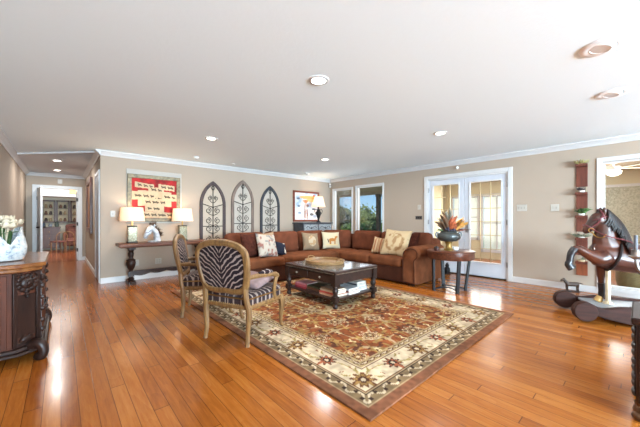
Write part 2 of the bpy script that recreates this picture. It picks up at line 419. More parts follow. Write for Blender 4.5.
# hall: end doorway with two open leaves, a closed door on the right-hand wall
r = struct(thing('door_2', None, None, (0, 10.85, 0))); b = MB()
b.box(-.57, -.48, -.02, 0, 0, 2.12); b.box(.37, .46, -.02, 0, 0, 2.12); b.box(-.48, .37, -.02, 0, 2.03, 2.12); b.build('door_casing', M_trim, r, bev=.004)
def leaf2(p, q):
    p, q = Vector(p), Vector(q); d = (q-p).normalized(); n = Vector((-d.y, d.x, 0)); L = (q-p).length
    b = MB(); b.M = Matrix.Translation(p) @ Matrix(((d.x, n.x, 0, 0), (d.y, n.y, 0, 0), (0, 0, 1, 0), (0, 0, 0, 1)))
    M0 = b.M.copy(); b.box(0, L, -.02, .02, .01, 2.01)
    for z0, z1 in ((.2, .9), (1.05, 1.85)):
        for s in (-1, 1):
            b.box(.1, L-.1, s*.02-.004, s*.02+.004, z0, z1)
    o = b.build('door_leaf', M_trim, r, bev=.003)
    for z in (.3, 1.05, 1.75):
        h = MB(); h.M = M0; h.box(-.02, .03, -.03, .03, z-.05, z+.05); h.build('hinge', M_dkmetal, o)
    h = MB(); h.M = M0
    for s in (-1, 1): h.cyl((L-.06, s*.02, .98), (L-.06, s*.05, .98), .012, n=10); h.ball((L-.06, s*.065, .98), .028)
    h.build('door_knob', M_dkmetal, o)
leaf2((-.455, -.03, 0), (-.365, -.74, 0)); leaf2((.36, .05, 0), (.355, .62, 0))
r = struct(thing('door_3', None, None, (XH, 7.07, 0))); b = MB()
b.box(-.02, 0, -.42, -.34, 0, 2.1); b.box(-.02, 0, .34, .42, 0, 2.1); b.box(-.02, 0, -.34, .34, 2.03, 2.1); b.build('door_casing', M_trim, r, bev=.004)
b = MB(); b.box(-.008, 0, -.34, .34, .01, 2.03); b.build('door_leaf', plain('grey_door_paint', (176, 182, 192), .5, var=.02), r)

# far room behind the hall doorway
struct(MB().box(-2.2, 2.6, 10.95, 15.6, -.08, 0).box(-.48, .37, 10.85, 10.95, -.079, 0).build('floor_far_room', M_floor2, smooth=0))
struct(MB().box(-2.2, 2.6, 10.95, 15.6, 2.44, 2.5).build('ceiling_far_room', M_ceil, smooth=0))
struct(MB().box(-2.2, 2.6, 15.5, 15.6, 0, 2.44).build('wall_far_room_back', M_wallc, smooth=0))
struct(MB().box(-2.3, -2.2, 10.95, 15.6, 0, 2.44).build('wall_far_room_left', M_wallc, smooth=0))
struct(MB().box(2.6, 2.7, 10.95, 15.6, 0, 2.44).build('wall_far_room_right', M_wallc, smooth=0))
area('far_room_light', (.2, 13.2, 2.4), (0, 0, 0), 2.5, 2.5, 55, (1, .97, .92))

# sunroom behind the right wall
SX = 9.5
struct(MB().box(XR+.14, SX+.1, -2.6, 4.3, -.08, 0).build('floor_sunroom', M_floor2, smooth=0))
struct(MB().box(XR+.14, SX+.1, -2.6, 4.3, 2.3, 2.36).build('ceiling_sunroom', M_sunceil, smooth=0))
wall_x('wall_sunroom_outer', SX, SX+.1, -2.6, 4.3, [(1.3, 2.25, .6, 1.9), (2.4, 3.2, .25, 1.9), (3.3, 4.1, .6, 1.9), (-2.2, -.7, .25, 1.9), (-.6, 1.05, .25, 1.9)], M_sunwall, 2.3)
struct(MB().box(XR+.14, SX, 4.3, 4.4, 0, 2.36).build('wall_sunroom_left', M_sunwall, smooth=0))
struct(MB().box(XR+.14, SX, -2.7, -2.6, 0, 2.36).build('wall_sunroom_right', M_sunwall, smooth=0))
for k, (y0, y1, z0) in enumerate(((1.3, 2.25, .6), (2.4, 3.2, .25), (3.3, 4.1, .6))):
    r = struct(thing('window_%d' % (7+k), None, None, (SX, (y0+y1)/2, z0))); w = (y1-y0)/2; h = 1.9-z0
    b = MB()
    for q in (-w-.04, w-.03): b.box(-.03, .06, q, q+.07, -.05, h+.05)
    b.box(-.03, .06, -w, w, h-.03, h+.05); b.box(-.03, .06, -w, w, -.05, .03); b.box(0, .04, -.02, .02, 0, h); b.box(0, .04, -w, w, h*.5-.02, h*.5+.02)
    b.build('window_frame', M_trim, r)
# porch beyond the two tall windows
struct(MB().box(XR+.14, 9.5, 4.4, 12, 2.3, 2.36).box(9.25, 9.42, 4.4, 12, 2.18, 2.3).build('ceiling_porch', M_sunceil, smooth=0))
struct(MB().box(XR+.14, 9.5, 4.4, 12, -.2, -.08).build('floor_porch', plain('porch_deck', (150, 130, 110), .8), smooth=0))
M_post = plain('brown_post', (92, 78, 64), .7)
b = MB(); b.box(-.07, .07, -.07, .07, -.08, 2.18); b.box(-.09, .09, -.09, .09, -.08, .1); b.box(-.09, .09, -.09, .09, 2.08, 2.18)
o = b.build('porch_post', M_post, loc=(9.33, 6.9, 0)); struct(o)
b = MB(); b.box(-.08, .08, -.08, .08, -.08, 2.18); b.box(-.1, .1, -.1, .1, -.08, .1)
o = b.build('porch_post', plain('orange_post', (205, 150, 80), .7), loc=(9.33, 9.2, 0)); struct(o)
struct(MB().box(9.6, 80, -40, 80, -3.3, -3.2).build('ground', plain('grass', (96, 120, 62), .95, var=.3, scale=.6), smooth=0))
M_bark = plain('bark', (84, 66, 50), .9, var=.2)
def leafy(nm, seed, c):
    t = NT(nm); f = t.noise(scale=1.4, detail=5); g = t.noise(scale=9, detail=3)
    return t.set(t.ramp(t.math('ADD', t.math('MULTIPLY', f, .6), t.math('MULTIPLY', g, .4)), [(.38, tuple(x*.62 for x in c)), (.62, c)]), .9, 0, .1)
def tree(x, y, r, top, c, label, seed):
    rnd = random.Random(seed); t = thing('tree', label, 'tree', (x, y, -3.2), 0, 'trees beyond the porch'); H = top+3.2
    MB().tube([(0, 0, 0), (.05, .05, H*.5), (0, .1, H*.8)], [.16, .12, .05]).build('trunk', M_bark, t)
    b = MB()
    cl = [(rnd.uniform(-.6, .6)*r, rnd.uniform(-.6, .6)*r, H-r*rnd.uniform(.35, 1.6), r*rnd.uniform(.3, .5)) for _ in range(14)]+[(0, 0, H-r*.6, r*.6)]
    for cx, cy, cz, q in cl:
        for _ in range(260):
            d = Vector((rnd.gauss(0, 1), rnd.gauss(0, 1), rnd.gauss(0, 1))).normalized()*q*rnd.uniform(.6, 1.05); p = Vector((cx, cy, cz))+d
            a = Vector((rnd.gauss(0, 1), rnd.gauss(0, 1), rnd.gauss(0, 1))).normalized()*.17; e = a.orthogonal().normalized()*.1
            b.f([b.v(p-a), b.v(p+e), b.v(p+a), b.v(p-e)])
        b.ball((cx, cy, cz), q*.5, 8, 6)
    b.build('crown', leafy('foliage', seed, c), t, smooth=0)
tree(17, 16.4, 2.2, 2.5, (128, 132, 74), 'rounded green tree behind the left tall window', 1)
tree(21.5, 17.4, 2.2, 2.7, (126, 142, 92), 'pale green tree low behind the gap between the tall windows', 2)
tree(18.5, 11.6, 1.9, 2.3, (88, 116, 60), 'dark green tree beside the brown porch post behind the right tall window', 3)
tree(25, 24, 2.8, 3.0, (120, 138, 92), 'distant pale tree by the orange porch post in the left tall window', 4)
tree(14.2, 12.7, 1.1, .9, (100, 124, 66), 'low bushy tree at the foot of the right tall window view', 5)

# ---------------------------------------------------------------- rug
RX, RY = 2.83, 4.10
nu, nv = 284, 410
g = np.meshgrid(np.linspace(0, RX, nu+1), np.linspace(0, RY, nv+1), indexing='ij')
vx, vy = g[0].ravel(), g[1].ravel()
verts = np.stack([vx, vy, np.full(vx.size, .014)], 1)
idx = np.arange((nu+1)*(nv+1)).reshape(nu+1, nv+1)
faces = np.stack([idx[:-1, :-1], idx[1:, :-1], idx[1:, 1:], idx[:-1, 1:]], -1).reshape(-1, 4)
ring = np.concatenate([idx[:, 0], idx[-1, 1:], idx[-2::-1, -1], idx[0, -2:0:-1]])
low = verts[ring].copy(); low[:, 2] = .001
k0 = len(verts); nr = len(ring)
side = np.stack([ring, k0+np.arange(nr), k0+(np.arange(nr)+1) % nr, np.roll(ring, -1)], 1)
verts = np.concatenate([verts, low]); faces = np.concatenate([faces, side])
me = bpy.data.meshes.new('area_rug'); me.from_pydata(verts.tolist(), [], faces.tolist()); me.update()
rug = bpy.data.objects.new('area_rug', me); COL.objects.link(rug); rug.location = (1.33, 1.04, 0)
me.materials.append(vcol('wool_rug', .97, .1, .3))
tag(rug, 'large rust and cream floral wool rug under the coffee table', 'rug')
def vnoise(x, y, s, seed=0):
    """smooth value noise"""
    r = np.random.RandomState(seed); G = r.rand(64, 64); x = x*s; y = y*s
    xi = np.floor(x).astype(int); yi = np.floor(y).astype(int); fx = x-xi; fy = y-yi
    fx = fx*fx*(3-2*fx); fy = fy*fy*(3-2*fy); a = lambda i, j: G[(xi+i) % 64, (yi+j) % 64]
    return (a(0, 0)*(1-fx)+a(1, 0)*fx)*(1-fy)+(a(0, 1)*(1-fx)+a(1, 1)*fx)*fy
def rugcol(x, y, z):
    x = np.clip(x, 0, RX); y = np.clip(y, 0, RY)
    dx = np.minimum(x, RX-x); dy = np.minimum(y, RY-y); d = np.minimum(dx, dy)
    along = np.where(dx < dy, y, x)
    C = np.zeros((x.size, 3)); w = vnoise(x, y, 30, 3)
    def put(m, c): C[m] = c
    red, olive, cream, tan, dark, gold, brown, rust = (118, 76, 54), (116, 96, 70), (186, 166, 138), (156, 132, 100), (52, 36, 30), (138, 106, 62), (86, 50, 36), (124, 68, 38)
    put(d >= 0, red)
    # guard stripe: scrolling vine between two pale lines
    m = (d > .075) & (d < .185); put(m, olive)
    vine = np.abs((d-.132)-.028*np.sin(along*2*PI/.16))
    put(m & (vine < .009), cream)
    fl = (((along+.04) % .16-.04)**2+(d-.118)**2 < .016**2) | (((along+.12) % .16-.04)**2+(d-.146)**2 < .016**2); put(m & fl, dark)
    put(m & (np.abs(d-.08) < .006), tan); put(m & (np.abs(d-.178) < .007), tan)
    m2 = m & (np.abs(d-.168) < .005); put(m2, dark)
    # cream border
    m = (d >= .185) & (d < .405); put(m, cream)
    def rot(px, py, a): return px*np.cos(a)+py*np.sin(a), -px*np.sin(a)+py*np.cos(a)
    def palmette(px, py, s, c1, c2, c3, mask):
        r = np.hypot(px, py)/s; a = np.arctan2(py, px); pet = .78+.22*np.cos(a*9)
        put(mask & (r < pet), c1); put(mask & (r < pet*.72), c2); put(mask & (r < .42), c3); put(mask & (r < .2), cream)
        st = mask & (np.abs(px) < .13*s) & (py < -.3*s) & (py > -1.15*s); put(st, c2)
    def leaf(px, py, s, c, mask):
        bend = py-.35*s*(px/s)**2; put(mask & (np.abs(px) < s) & (np.abs(bend) < .2*s*(1-(px/s)**2)), c)
    def border(t, e, L, flip):
        n = max(1, int(round((L-.59)/.40))); st = (L-.59)/n
        k = np.round((t-.295)/st); c = .295+k*st; ok = m & (k >= 0) & (k <= n)
        px = t-c; py = (e-.297)
        # linking vine
        ph = (t-.295)/st*PI; vv = np.abs((e-.297)-.055*np.sin(ph)*np.cos(k*0)); put(m & (vv < .007), (150, 130, 84))
        odd = (k.astype(int) % 2) == 1
        for par, cs, s in ((odd, (brown, (150, 84, 56), dark), .088), (~odd, ((96, 60, 36), gold, (70, 40, 28)), .104)):
            palmette(px, py*np.where(par, 1, -1), s, *cs, ok & par)
        for dxs in (.13, .2, .27):
            for sg in (-1, 1):
                qx, qy = rot(px-dxs*1.0, py-sg*.062, sg*.6); leaf(qx, qy, .045, (134, 116, 66) if dxs != .2 else (120, 72, 46), ok)
    sel = dx < dy; M = m.copy()
    m = M & sel; border(y, dx, RY, 0); m = M & ~sel; border(x, dy, RX, 0); m = M
    put((d > .392) & (d < .405), brown); put((d > .185) & (d < .192), brown)
    # inner guard
    m = (d >= .405) & (d < .49); put(m, (150, 128, 90))
    gz = np.abs(((along % .09)-.045))/.045
    put(m & (np.abs(d-.447) < .020*(1-gz)+.004), brown); put(m & (np.abs(d-.447) < .010*(1-gz)), cream); put(m & (np.abs(d-.41) < .005), cream); put(m & (np.abs(d-.482) < .006), tan)
    # field: rust ground, mirrored vines and rosettes
    m = d >= .49; put(m, rust)
    X = x-RX/2; Y = y-RY/2; ax = np.abs(X); ay = np.abs(Y)
    f1 = np.sin(ax*11+1.6*np.sin(ay*9)); f2 = np.sin(ay*11+1.6*np.sin(ax*9+1))
    put(m & (np.abs(f1+f2) < .17), tan); f3 = np.sin(ax*17+ay*6)+np.sin(ay*15-ax*8); put(m & (np.abs(f3) < .1), (150, 120, 70))
    n4 = vnoise(ax, ay, 22, 5); put(m & (n4 > .7), gold); n5 = vnoise(ax+3, ay, 26, 9); put(m & (n5 > .74), brown)
    px = ((ax+.22) % .44)-.22; row = np.floor((ax+.22)/.44); py = ((ay+.22*(row % 2)+.25) % .5)-.25; r = np.hypot(px, py)
    a = np.arctan2(py, px); pet = .085*(.8+.2*np.cos(a*8))
    put(m & (r < pet*1.35) & (r > pet*1.2), cream); put(m & (r < pet), tan); put(m & (r < pet*.75), brown); put(m & (r < pet*.45), gold); put(m & (r < pet*.2), cream)
    px = ((ax) % .44)-.22; py2 = ((ay+.22*(row % 2)) % .5)-.25; r = np.hypot(px, py2); a = np.arctan2(py2, px); pet = .05*(.75+.25*np.cos(a*5)); put(m & (r < pet), (206, 182, 138)); put(m & (r < pet*.5), brown)
    mk = np.hypot(ax/.62, ay/.95); put(m & (np.abs(mk-.62) < .02), tan)
    C *= (.86+.28*w)[:, None]*(.92+.16*vnoise(x, y, 5, 11))[:, None]
    return np.clip(C, 0, 255)
setcol(rug, rugcol)

# ---------------------------------------------------------------- armchairs
M_chairwood = wood('limed_oak', (88, 58, 30), (140, 102, 58), .5, axis=2, scale=5)
M_zback = zebra('zebra_back', 0, 2, k=120, slope=.55)
M_zseat = zebra('zebra_seat', 0, 1, k=110, slope=.5, dark=(50, 37, 38), light=(140, 122, 112))
M_zpad = zebra('zebra_arm_pad', 0, 1, k=120, slope=.4)
M_nail = plain('antique_nails', (140, 105, 60), .4, .9)
def armchair(label, loc, rz):
    t = thing('armchair', label, 'armchair', loc, rz, 'zebra print armchairs')
    lean = lambda z: -.005-.17*max(0, z-.42)            # the back leans away
    half = [(0, .955), (.07, .958), (.15, .945), (.225, .922), (.278, .875), (.292, .80), (.286, .70), (.268, .61), (.248, .55), (.20, .512), (.1, .500), (0, .505)]
    loop = half+[(-x, z) for x, z in half[-2:0:-1]]
    pts = catmull([(x, lean(z), z) for x, z in loop], 4, True)
    b = MB(); b.tube(pts, .034, 8, True, flat=.8)
    b.ball((0, lean(.965), .968), (.06, .022, .022)); b.ball((-.05, lean(.96), .962), (.045, .02, .016)); b.ball((.05, lean(.96), .962), (.045, .02, .016))
    for s in (-1, 1):                                   # stiles running down to the seat rail
        b.tube(catmull([(s*.245, lean(.56), .56), (s*.25, -.02, .44), (s*.262, .0, .34)], 4), .026, 8)
    b.build('back_frame', M_chairwood, t)
    inner = [(x*.90, .52+(z-.505)*.93) for x, z in loop]
    for nm, off, puff in (('back_panel', -.014, -.012), ('back_cushion', .014, .03)):
        b = MB(); cz = .71; R = []
        for k in range(0, 6):
            f = 1-k/5.2; R.append([(x*f, lean(cz+(z-cz)*f)+off+puff*(1-f*f), cz+(z-cz)*f) for x, z in inner])
        V = [[b.v(p) for p in r_] for r_ in R]
        for A, B in zip(V, V[1:]):
            for j in range(len(A)): b.f([A[j], A[(j+1) % len(A)], B[(j+1) % len(A)], B[j]])
        b.f(V[-1]); b.build(nm, M_zback, t)
    # seat rail, cushion
    out = [(-.262, .0), (.262, .0), (.295, .30), (.30, .48), (.26, .545), (.12, .575), (0, .58), (-.12, .575), (-.26, .545), (-.30, .48), (-.295, .30)]
    b = MB(); b.prism(out, 'z', .325, .368); rail = b.build('seat_rail', M_chairwood, t, bev=.012)
    b = MB()
    for i, (p, q) in enumerate(zip(out, out[1:]+out[:1])):
        L = math.dist(p, q); n = max(1, int(L/.022))
        for k in range(n): b.ball((p[0]+(q[0]-p[0])*k/n, p[1]+(q[1]-p[1])*k/n, .372), .006, 5, 3)
    b.build('nail_trim', M_nail, rail)
    b = MB(); R = []
    for f, z in ((1.0, .368), (1.0, .43), (.985, .452), (.93, .470), (.8, .482), (.55, .490), (.25, .493)): R.append([(x*f, .28+(y-.28)*f, z) for x, y in out])
    b.rings(R); b.build('seat_cushion', M_zseat, t, smooth=80)
    b = MB(); b.tube([(x*.99, .28+(y-.28)*.99, .43) for x, y in out], .009, 6, True); b.build('seat_piping', M_nail, rail)
    # legs
    for s in (-1, 1):
        b = MB(); b.tube(catmull([(s*.262, .0, .36), (s*.262, .004, .25), (s*.252, .002, .12), (s*.256, -.008, .03), (s*.258, -.012, .0)], 5), interp([.028, .027, .021, .019, .022], 5), 8); b.build('leg', M_chairwood, t)
        b = MB(); b.tube(catmull([(s*.275, .50, .37), (s*.292, .53, .29), (s*.278, .535, .16), (s*.268, .545, .055), (s*.275, .575, .0148)], 5), interp([.034, .036, .023, .017, .024], 5), 8); b.build('leg', M_chairwood, t)
        b = MB(); b.tube(catmull([(s*.26, lean(.62), .635), (s*.295, .08, .64), (s*.325, .24, .632), (s*.33, .35, .615), (s*.325, .385, .59)], 5), interp([.02, .023, .022, .024, .022], 5), 8)
        b.tube(catmull([(s*.325, .375, .60), (s*.318, .35, .52), (s*.30, .36, .43), (s*.292, .385, .36)], 5), interp([.022, .02, .022, .024], 5), 8)
        arm = b.build('arm', M_chairwood, t)
        b = MB(); b.tube(catmull([(s*.30, .10, .66), (s*.32, .20, .664), (s*.33, .29, .65)], 5), interp([.012, .026, .012], 5), 8); b.build('arm_pad', M_zpad, arm)
    return t
armchair('zebra print armchair with carved blond frame seen from behind at rug edge', (1.18, 2.65, .0), math.radians(23.7-90))
armchair('second zebra print armchair further back near the console table with white pillow', (1.20, 3.89, .0), math.radians(-26.6-90))

# ---------------------------------------------------------------- pillows
def pillow(name, mat, w, h, t, loc, rot, label, n=14, colfn=None, group=None):
    """square stuffed pillow, local x = width, z = height, y = thickness; front faces -y"""
    b = MB()
    def P(u, v, s):
        x = -1+2*u; z = -1+2*v; e = max(0, (1-x*x)*(1-z*z))
        return (w/2*x*(1-.09*(1-z*z)), s*t/2*e**.42, h/2*z*(1-.09*(1-x*x)))
    A = [[b.v(P(i/n, j/n, -1)) for j in range(n+1)] for i in range(n+1)]
    B = [[A[i][j] if i in (0, n) or j in (0, n) else b.v(P(i/n, j/n, 1)) for j in range(n+1)] for i in range(n+1)]
    for i in range(n):
        for j in range(n):
            b.f([A[i][j], A[i+1][j], A[i+1][j+1], A[i][j+1]]); b.f([B[i][j], B[i][j+1], B[i+1][j+1], B[i+1][j]])
    o = b.build(name, mat, smooth=180); o.location = loc; o.rotation_euler = rot
    if colfn: setcol(o, colfn)
    return tag(o, label, 'pillow', group)

# ---------------------------------------------------------------- sectional sofa
M_sofa = fabric('brown_suede', (100, 58, 36), .12, scale=6)
M_sofab = fabric('brown_suede_backs', (92, 52, 36), .12, scale=6)
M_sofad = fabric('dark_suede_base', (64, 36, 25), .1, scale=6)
M_cushdk = fabric('dark_brown_chenille', (66, 34, 25), .2, scale=20)
t = thing('sectional_sofa', 'large brown suede corner sofa along the back and right walls', 'sofa', (4.55, 4.45, 0))
ox, oy = 4.55, 4.45
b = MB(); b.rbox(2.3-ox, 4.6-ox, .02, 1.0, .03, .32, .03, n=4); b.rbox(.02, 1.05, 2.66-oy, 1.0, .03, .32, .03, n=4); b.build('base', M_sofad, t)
def cush(nm, mat, *a, **k): return MB().rbox(*a, **k).build(nm, mat, t, smooth=80)
for x0, x1, y0, y1 in ((2.32-ox, 3.15-ox, 0, .68), (3.155-ox, -.005, 0, .68), (0, .72, 0, .68), (-.0, .72, 3.62-oy, -.005), (0, .72, 2.88-oy, 3.615-oy)):
    cush('seat_cushion', M_sofa, x0, x1, y0, y1, .30, .475, r=.055, puff=.018)
# back frames
b = MB(); b.rbox(2.1-ox, 1.0, .80, 1.02, .05, .82, .06, n=5); b.rbox(.84, 1.06, 2.62-oy, 1.0, .05, .82, .06, n=5); b.build('back_frame', M_sofab, t, smooth=80)
def bcush(c, w, h, th, rz, tilt, z=.45, mat=M_sofab):
    b = MB(); b.M = Matrix.Translation((c[0]-ox, c[1]-oy, z)) @ Matrix.Rotation(rz, 4, 'Z') @ Matrix.Rotation(-tilt, 4, 'X')
    b.rbox(-w/2, w/2, -th/2, th/2, 0, h, r=.085, n=8)
    o = b.build('back_cushion', mat, t, smooth=180); return o
for c, w, rz in (((2.72, 5.20), .82, 0), ((3.58, 5.20), .84, 0), ((4.42, 5.20), .80, 0), ((5.12, 5.05), .72, -PI/4), ((5.32, 4.28), .78, -PI/2), ((5.32, 3.50), .72, -PI/2), ((5.34, 2.93), .42, -PI/2)):
    bcush(c, w, .47, .22, rz, .16)
# arms: rolled, with a front panel
for (cx, cy, along, L, nm) in ((2.17, 4.45, 'y', .98, 'arm'), (0, 0, 'x', 1.0, 'arm')):
    prof = catmull([(-.13, .03, 0), (-.13, .3, 0), (-.125, .46, 0), (-.19, .54, 0), (-.19, .64, 0), (-.11, .70, 0), (0, .69, 0), (.09, .63, 0), (.12, .54, 0), (.12, .3, 0), (.12, .03, 0)], 4)
    b = MB()
    if along == 'x':
        R = []
        for q, s in ((0, .88), (.02, .97), (.05, 1), (L-.05, 1), (L-.01, .97)): R.append([(q+.02, 2.74-oy+p.x*s, .35+(p.y-.35)*s) for p in prof])
    else:
        R = []
        for q, s in ((0, .88), (.02, .97), (.05, 1), (L-.05, 1), (L-.01, .97)): R.append([(cx-ox+p.x*s, q+.02, .35+(p.y-.35)*s) for p in prof])
    b.rings(R); arm = b.build('arm', M_sofa, t, smooth=60)
    b = MB()
    R = [[(p[0]-(.004 if along == 'x' else 0), p[1]-(.004 if along == 'y' else 0), p[2]) for p in R[0]]]
    b.tube(R[0], .009, 6, False); b.build('arm_piping', M_sofad, arm)
for x, y in ((2.1-ox, .05), (-.05, .95), (.1, 2.72-oy), (.98, 2.72-oy), (2.1-ox, .95), (.98, .95)): MB().box(x-.04, x+.04, y-.04, y+.04, .0146 if x+ox < 4.2 and y+oy < 5.2 else 0, .04).build('foot', M_dkmetal, t)

# scatter pillows on the sofa
def c_floral(x, y, z):
    n = vnoise(x+2, z+2, 26, 21); m = vnoise(x+5, z+5, 18, 22); C = np.tile(np.array((166, 154, 140.)), (x.size, 1))
    C[n > .70] = (136, 90, 80); C[m > .76] = (120, 116, 112); return C
def c_horse(x, y, z):
    C = np.tile(np.array((176, 164, 138.)), (x.size, 1)); br = (150, 98, 48)
    body = ((x-.01)/.085)**2+((z-.0)/.04)**2 < 1; neck = (np.abs(x-.095-(z-.04)*.3) < .026) & (z > .0) & (z < .085); head = ((x-.135)/.03)**2+((z-.075)/.018)**2 < 1
    legs = np.zeros_like(body)
    for lx in (-.06, -.035, .055, .085): legs |= (np.abs(x-lx) < .010) & (z < -.0) & (z > -.105)
    tail = (np.abs(x+.10+(z)*.25) < .012) & (z < .02) & (z > -.07)
    C[body | neck | head | legs] = br; C[tail] = (74, 48, 32); C[(np.abs(z+.115) < .008) & (np.abs(x) < .15)] = (196, 170, 120); return C
def c_oval(x, y, z):
    C = np.tile(np.array((120, 102, 82.)), (x.size, 1)); e = np.hypot(x/.11, z/.13); C[vnoise(x+3, z+3, 30, 5) > .7] = (132, 108, 84)
    C[e < 1] = (160, 146, 124); C[(e < 1) & (vnoise(x+1, z+4, 28, 6) > .62)] = (150, 122, 90); C[np.abs(e-1) < .07] = (120, 98, 76); return C
def c_big(x, y, z):
    C = np.tile(np.array((178, 156, 122.)), (x.size, 1)); n = vnoise(x+1, z+1, 14, 31); r = np.hypot(x, z)
    C[(n > .62) & (r < .2)] = (150, 118, 84); C[(np.abs(r-.17) < .012) & (n > .35)] = (136, 104, 70); C[vnoise(x+8, z+2, 24, 8) > .8] = (156, 130, 94); return C
def c_stripe(x, y, z):
    C = np.tile(np.array((172, 148, 116.)), (x.size, 1)); s = (x*16) % 1; C[s < .3] = (132, 76, 48); C[(s > .55) & (s < .65)] = (150, 112, 76); return C
def c_black(x, y, z):
    C = np.tile(np.array((24, 26, 38.)), (x.size, 1)); C[(x > .06) & (vnoise(x+1, z+1, 16, 3) > .55)] = (196, 178, 160); return C
def c_white(x, y, z):
    C = np.tile(np.array((184, 174, 158.)), (x.size, 1)); C[vnoise(x+1, z+1, 22, 13) > .72] = (190, 172, 150); return C
P_ = 'pillows scattered on the sofa'
pillow('throw_pillow', M_cushdk, .46, .46, .18, (2.60, 4.78, .70), (-.30, 0, .35), 'dark brown pillow at the left end of the sofa', group=P_)
pillow('throw_pillow', vcol('floral_linen'), .46, .46, .17, (2.86, 4.66, .69), (-.38, .10, .15), 'cream floral pillow beside the dark brown one at sofa left', 26, c_floral, P_)
pillow('throw_pillow', vcol('black_velvet'), .30, .28, .14, (3.22, 4.76, .60), (-.45, .25, .1), 'small black pillow with pale edge beside the cream floral pillow', 24, c_black, P_)
pillow('throw_pillow', fabric('taupe_linen', (150, 124, 100)), .40, .40, .15, (3.10, 5.02, .72), (-.28, -.06, .1), 'taupe pillow peeking up behind the cream floral pillow', group=P_)
pillow('throw_pillow', vcol('taupe_motif'), .44, .42, .17, (4.18, 4.96, .68), (-.32, .08, -.12), 'taupe pillow with pale oval motif left of the horse pillow', 26, c_oval, P_)
pillow('throw_pillow', vcol('horse_print'), .46, .42, .15, (4.78, 4.92, .68), (-.30, .04, -.38), 'cream pillow printed with a brown horse in the sofa corner', 48, c_horse, P_)
pillow('throw_pillow', vcol('stripe_print'), .38, .36, .14, (4.92, 3.58, .63), (-.34, .12, -PI/2+.25), 'striped tan and brown pillow behind the large cream pillow', 26, c_stripe, P_)
pillow('throw_pillow', vcol('cream_print'), .56, .56, .19, (4.86, 3.18, .72), (-.42, .06, -PI/2+.12), 'large cream pillow with faded tan pattern near the right arm', 34, c_big, P_)
pillow('throw_pillow', M_cushdk, .46, .46, .17, (5.16, 3.10, .70), (-.20, .05, -PI/2+.1), 'dark brown pillow between the large cream pillow and right arm', group=P_)
# pillows lying on the two armchairs
pillow('throw_pillow', fabric('mauve_velvet', (130, 108, 106)), .40, .32, .12, (1.48, 2.72, .545), (-PI/2+.2, .1, math.radians(23.7-90)), 'flat mauve pillow lying on the nearer zebra armchair', group='pillows on the armchairs')
pillow('throw_pillow', vcol('white_print'), .42, .40, .14, (1.42, 3.80, .70), (.25, 0, math.radians(-26.6-90)), 'white pillow standing on the further zebra armchair', 24, c_white, 'pillows on the armchairs')

# ---------------------------------------------------------------- coffee table
M_dkwood = wood('espresso_wood', (32, 19, 15), (60, 37, 28), .4, .3, coat=.05, axis=1)
M_dkwood2 = wood('espresso_leg', (28, 17, 14), (50, 32, 25), .4, .3, coat=.05, axis=2)
M_slate = plain('slate_top', (76, 72, 70), .16, spec=.6, coat=.4, var=.15, scale=10)
M_stud = plain('pewter_studs', (150, 140, 125), .35, .9)
cx, cy, hx, hy = 3.04, 3.15, .44, .555
t = thing('coffee_table', 'dark wooden coffee table with drawers and open shelf on the rug', 'coffee table', (cx, cy, .014))
b = MB(); b.box(-hx, hx, -hy, hy, .445, .485); top = b.build('table_top', M_dkwood, t, bev=.006)
MB().box(-hx+.05, hx-.05, -hy+.05, hy-.05, .484, .488).build('slate_inlay', M_slate, top)
b = MB(); b.box(-hx+.03, hx-.03, -hy+.03, hy-.03, .315, .445); ap = b.build('apron', M_dkwood, t, bev=.004)
b = MB()
for k in range(34):
    x = -hx+.03+k*(2*hx-.06)/33; b.ball((x, -hy+.0, .452), .008, 6, 4)
b.build('stud_trim', M_stud, top); b = MB()
for k in range(42):
    y = -hy+.03+k*(2*hy-.06)/41; b.ball((-hx, y, .452), .008, 6, 4)
b.build('stud_trim', M_stud, top)
for s in (-1, 1):
    b = MB(); y0, y1 = (s*.255-.225, s*.255+.225); b.box(-hx+.015, -hx+.032, y0, y1, .33, .43); dr = b.build('drawer', M_dkwood, t, bev=.004)
    b = MB(); b.ball((-hx-.002, s*.255, .38), .016); b.cyl((-hx+.016, s*.255, .38), (-hx, s*.255, .38), .007); b.build('knob', M_stud, dr)
for sx in (-1, 1):
    for sy in (-1, 1):
        b = MB(); x, y = sx*(hx-.045), sy*(hy-.045); b.cbox((x, y, .37), (.085, .085, .155)); b.cbox((x, y, .125), (.075, .075, .07))
        b.lathe([(.03, .155), (.036, .165), (.026, .18), (.038, .21), (.040, .235), (.03, .262), (.038, .275), (.034, .295)], (x, y, 0), 14)
        b.lathe([(.02, .0), (.032, .01), (.034, .04), (.024, .06), (.034, .075), (.034, .092)], (x, y, 0), 14); b.build('leg', M_dkwood2, t)
MB().box(-hx+.03, hx-.03, -hy+.03, hy-.03, .10, .125).build('shelf', M_dkwood, t, bev=.004)
# tray
t = thing('serving_tray', 'oval blond wooden tray in the middle of the coffee table', 'tray', (3.05, 3.28, .503))
M_tray = wood('tray_wood', (116, 82, 48), (156, 120, 78), .4, axis=0, scale=4)
b = MB(); b.lathe([(.01, .0), (.25, .0), (.27, .008), (.262, .012), (.01, .012)], (0, 0, 0), 40, 1.0, 1.12); b.build('tray_base', M_tray, t)
b = MB(); R = []
for k in range(40):
    a = 2*PI*k/40; R.append((.272*math.cos(a), .272*1.12*math.sin(a)))
b.rings([[(x*(1+o), y*(1+o), z) for o, z in ((0, 0), (.04, .002), (.075, .05), (.04, .052), (-.0, .012))] for x, y in R], False, True); b.build('tray_rim', M_tray, t)
for s in (-1, 1): MB().tube(catmull([(-.07, s*.315, .048), (-.04, s*.335, .075), (.04, s*.335, .075), (.07, s*.315, .048)], 4), .008, 6).build('tray_handle', M_tray, t)
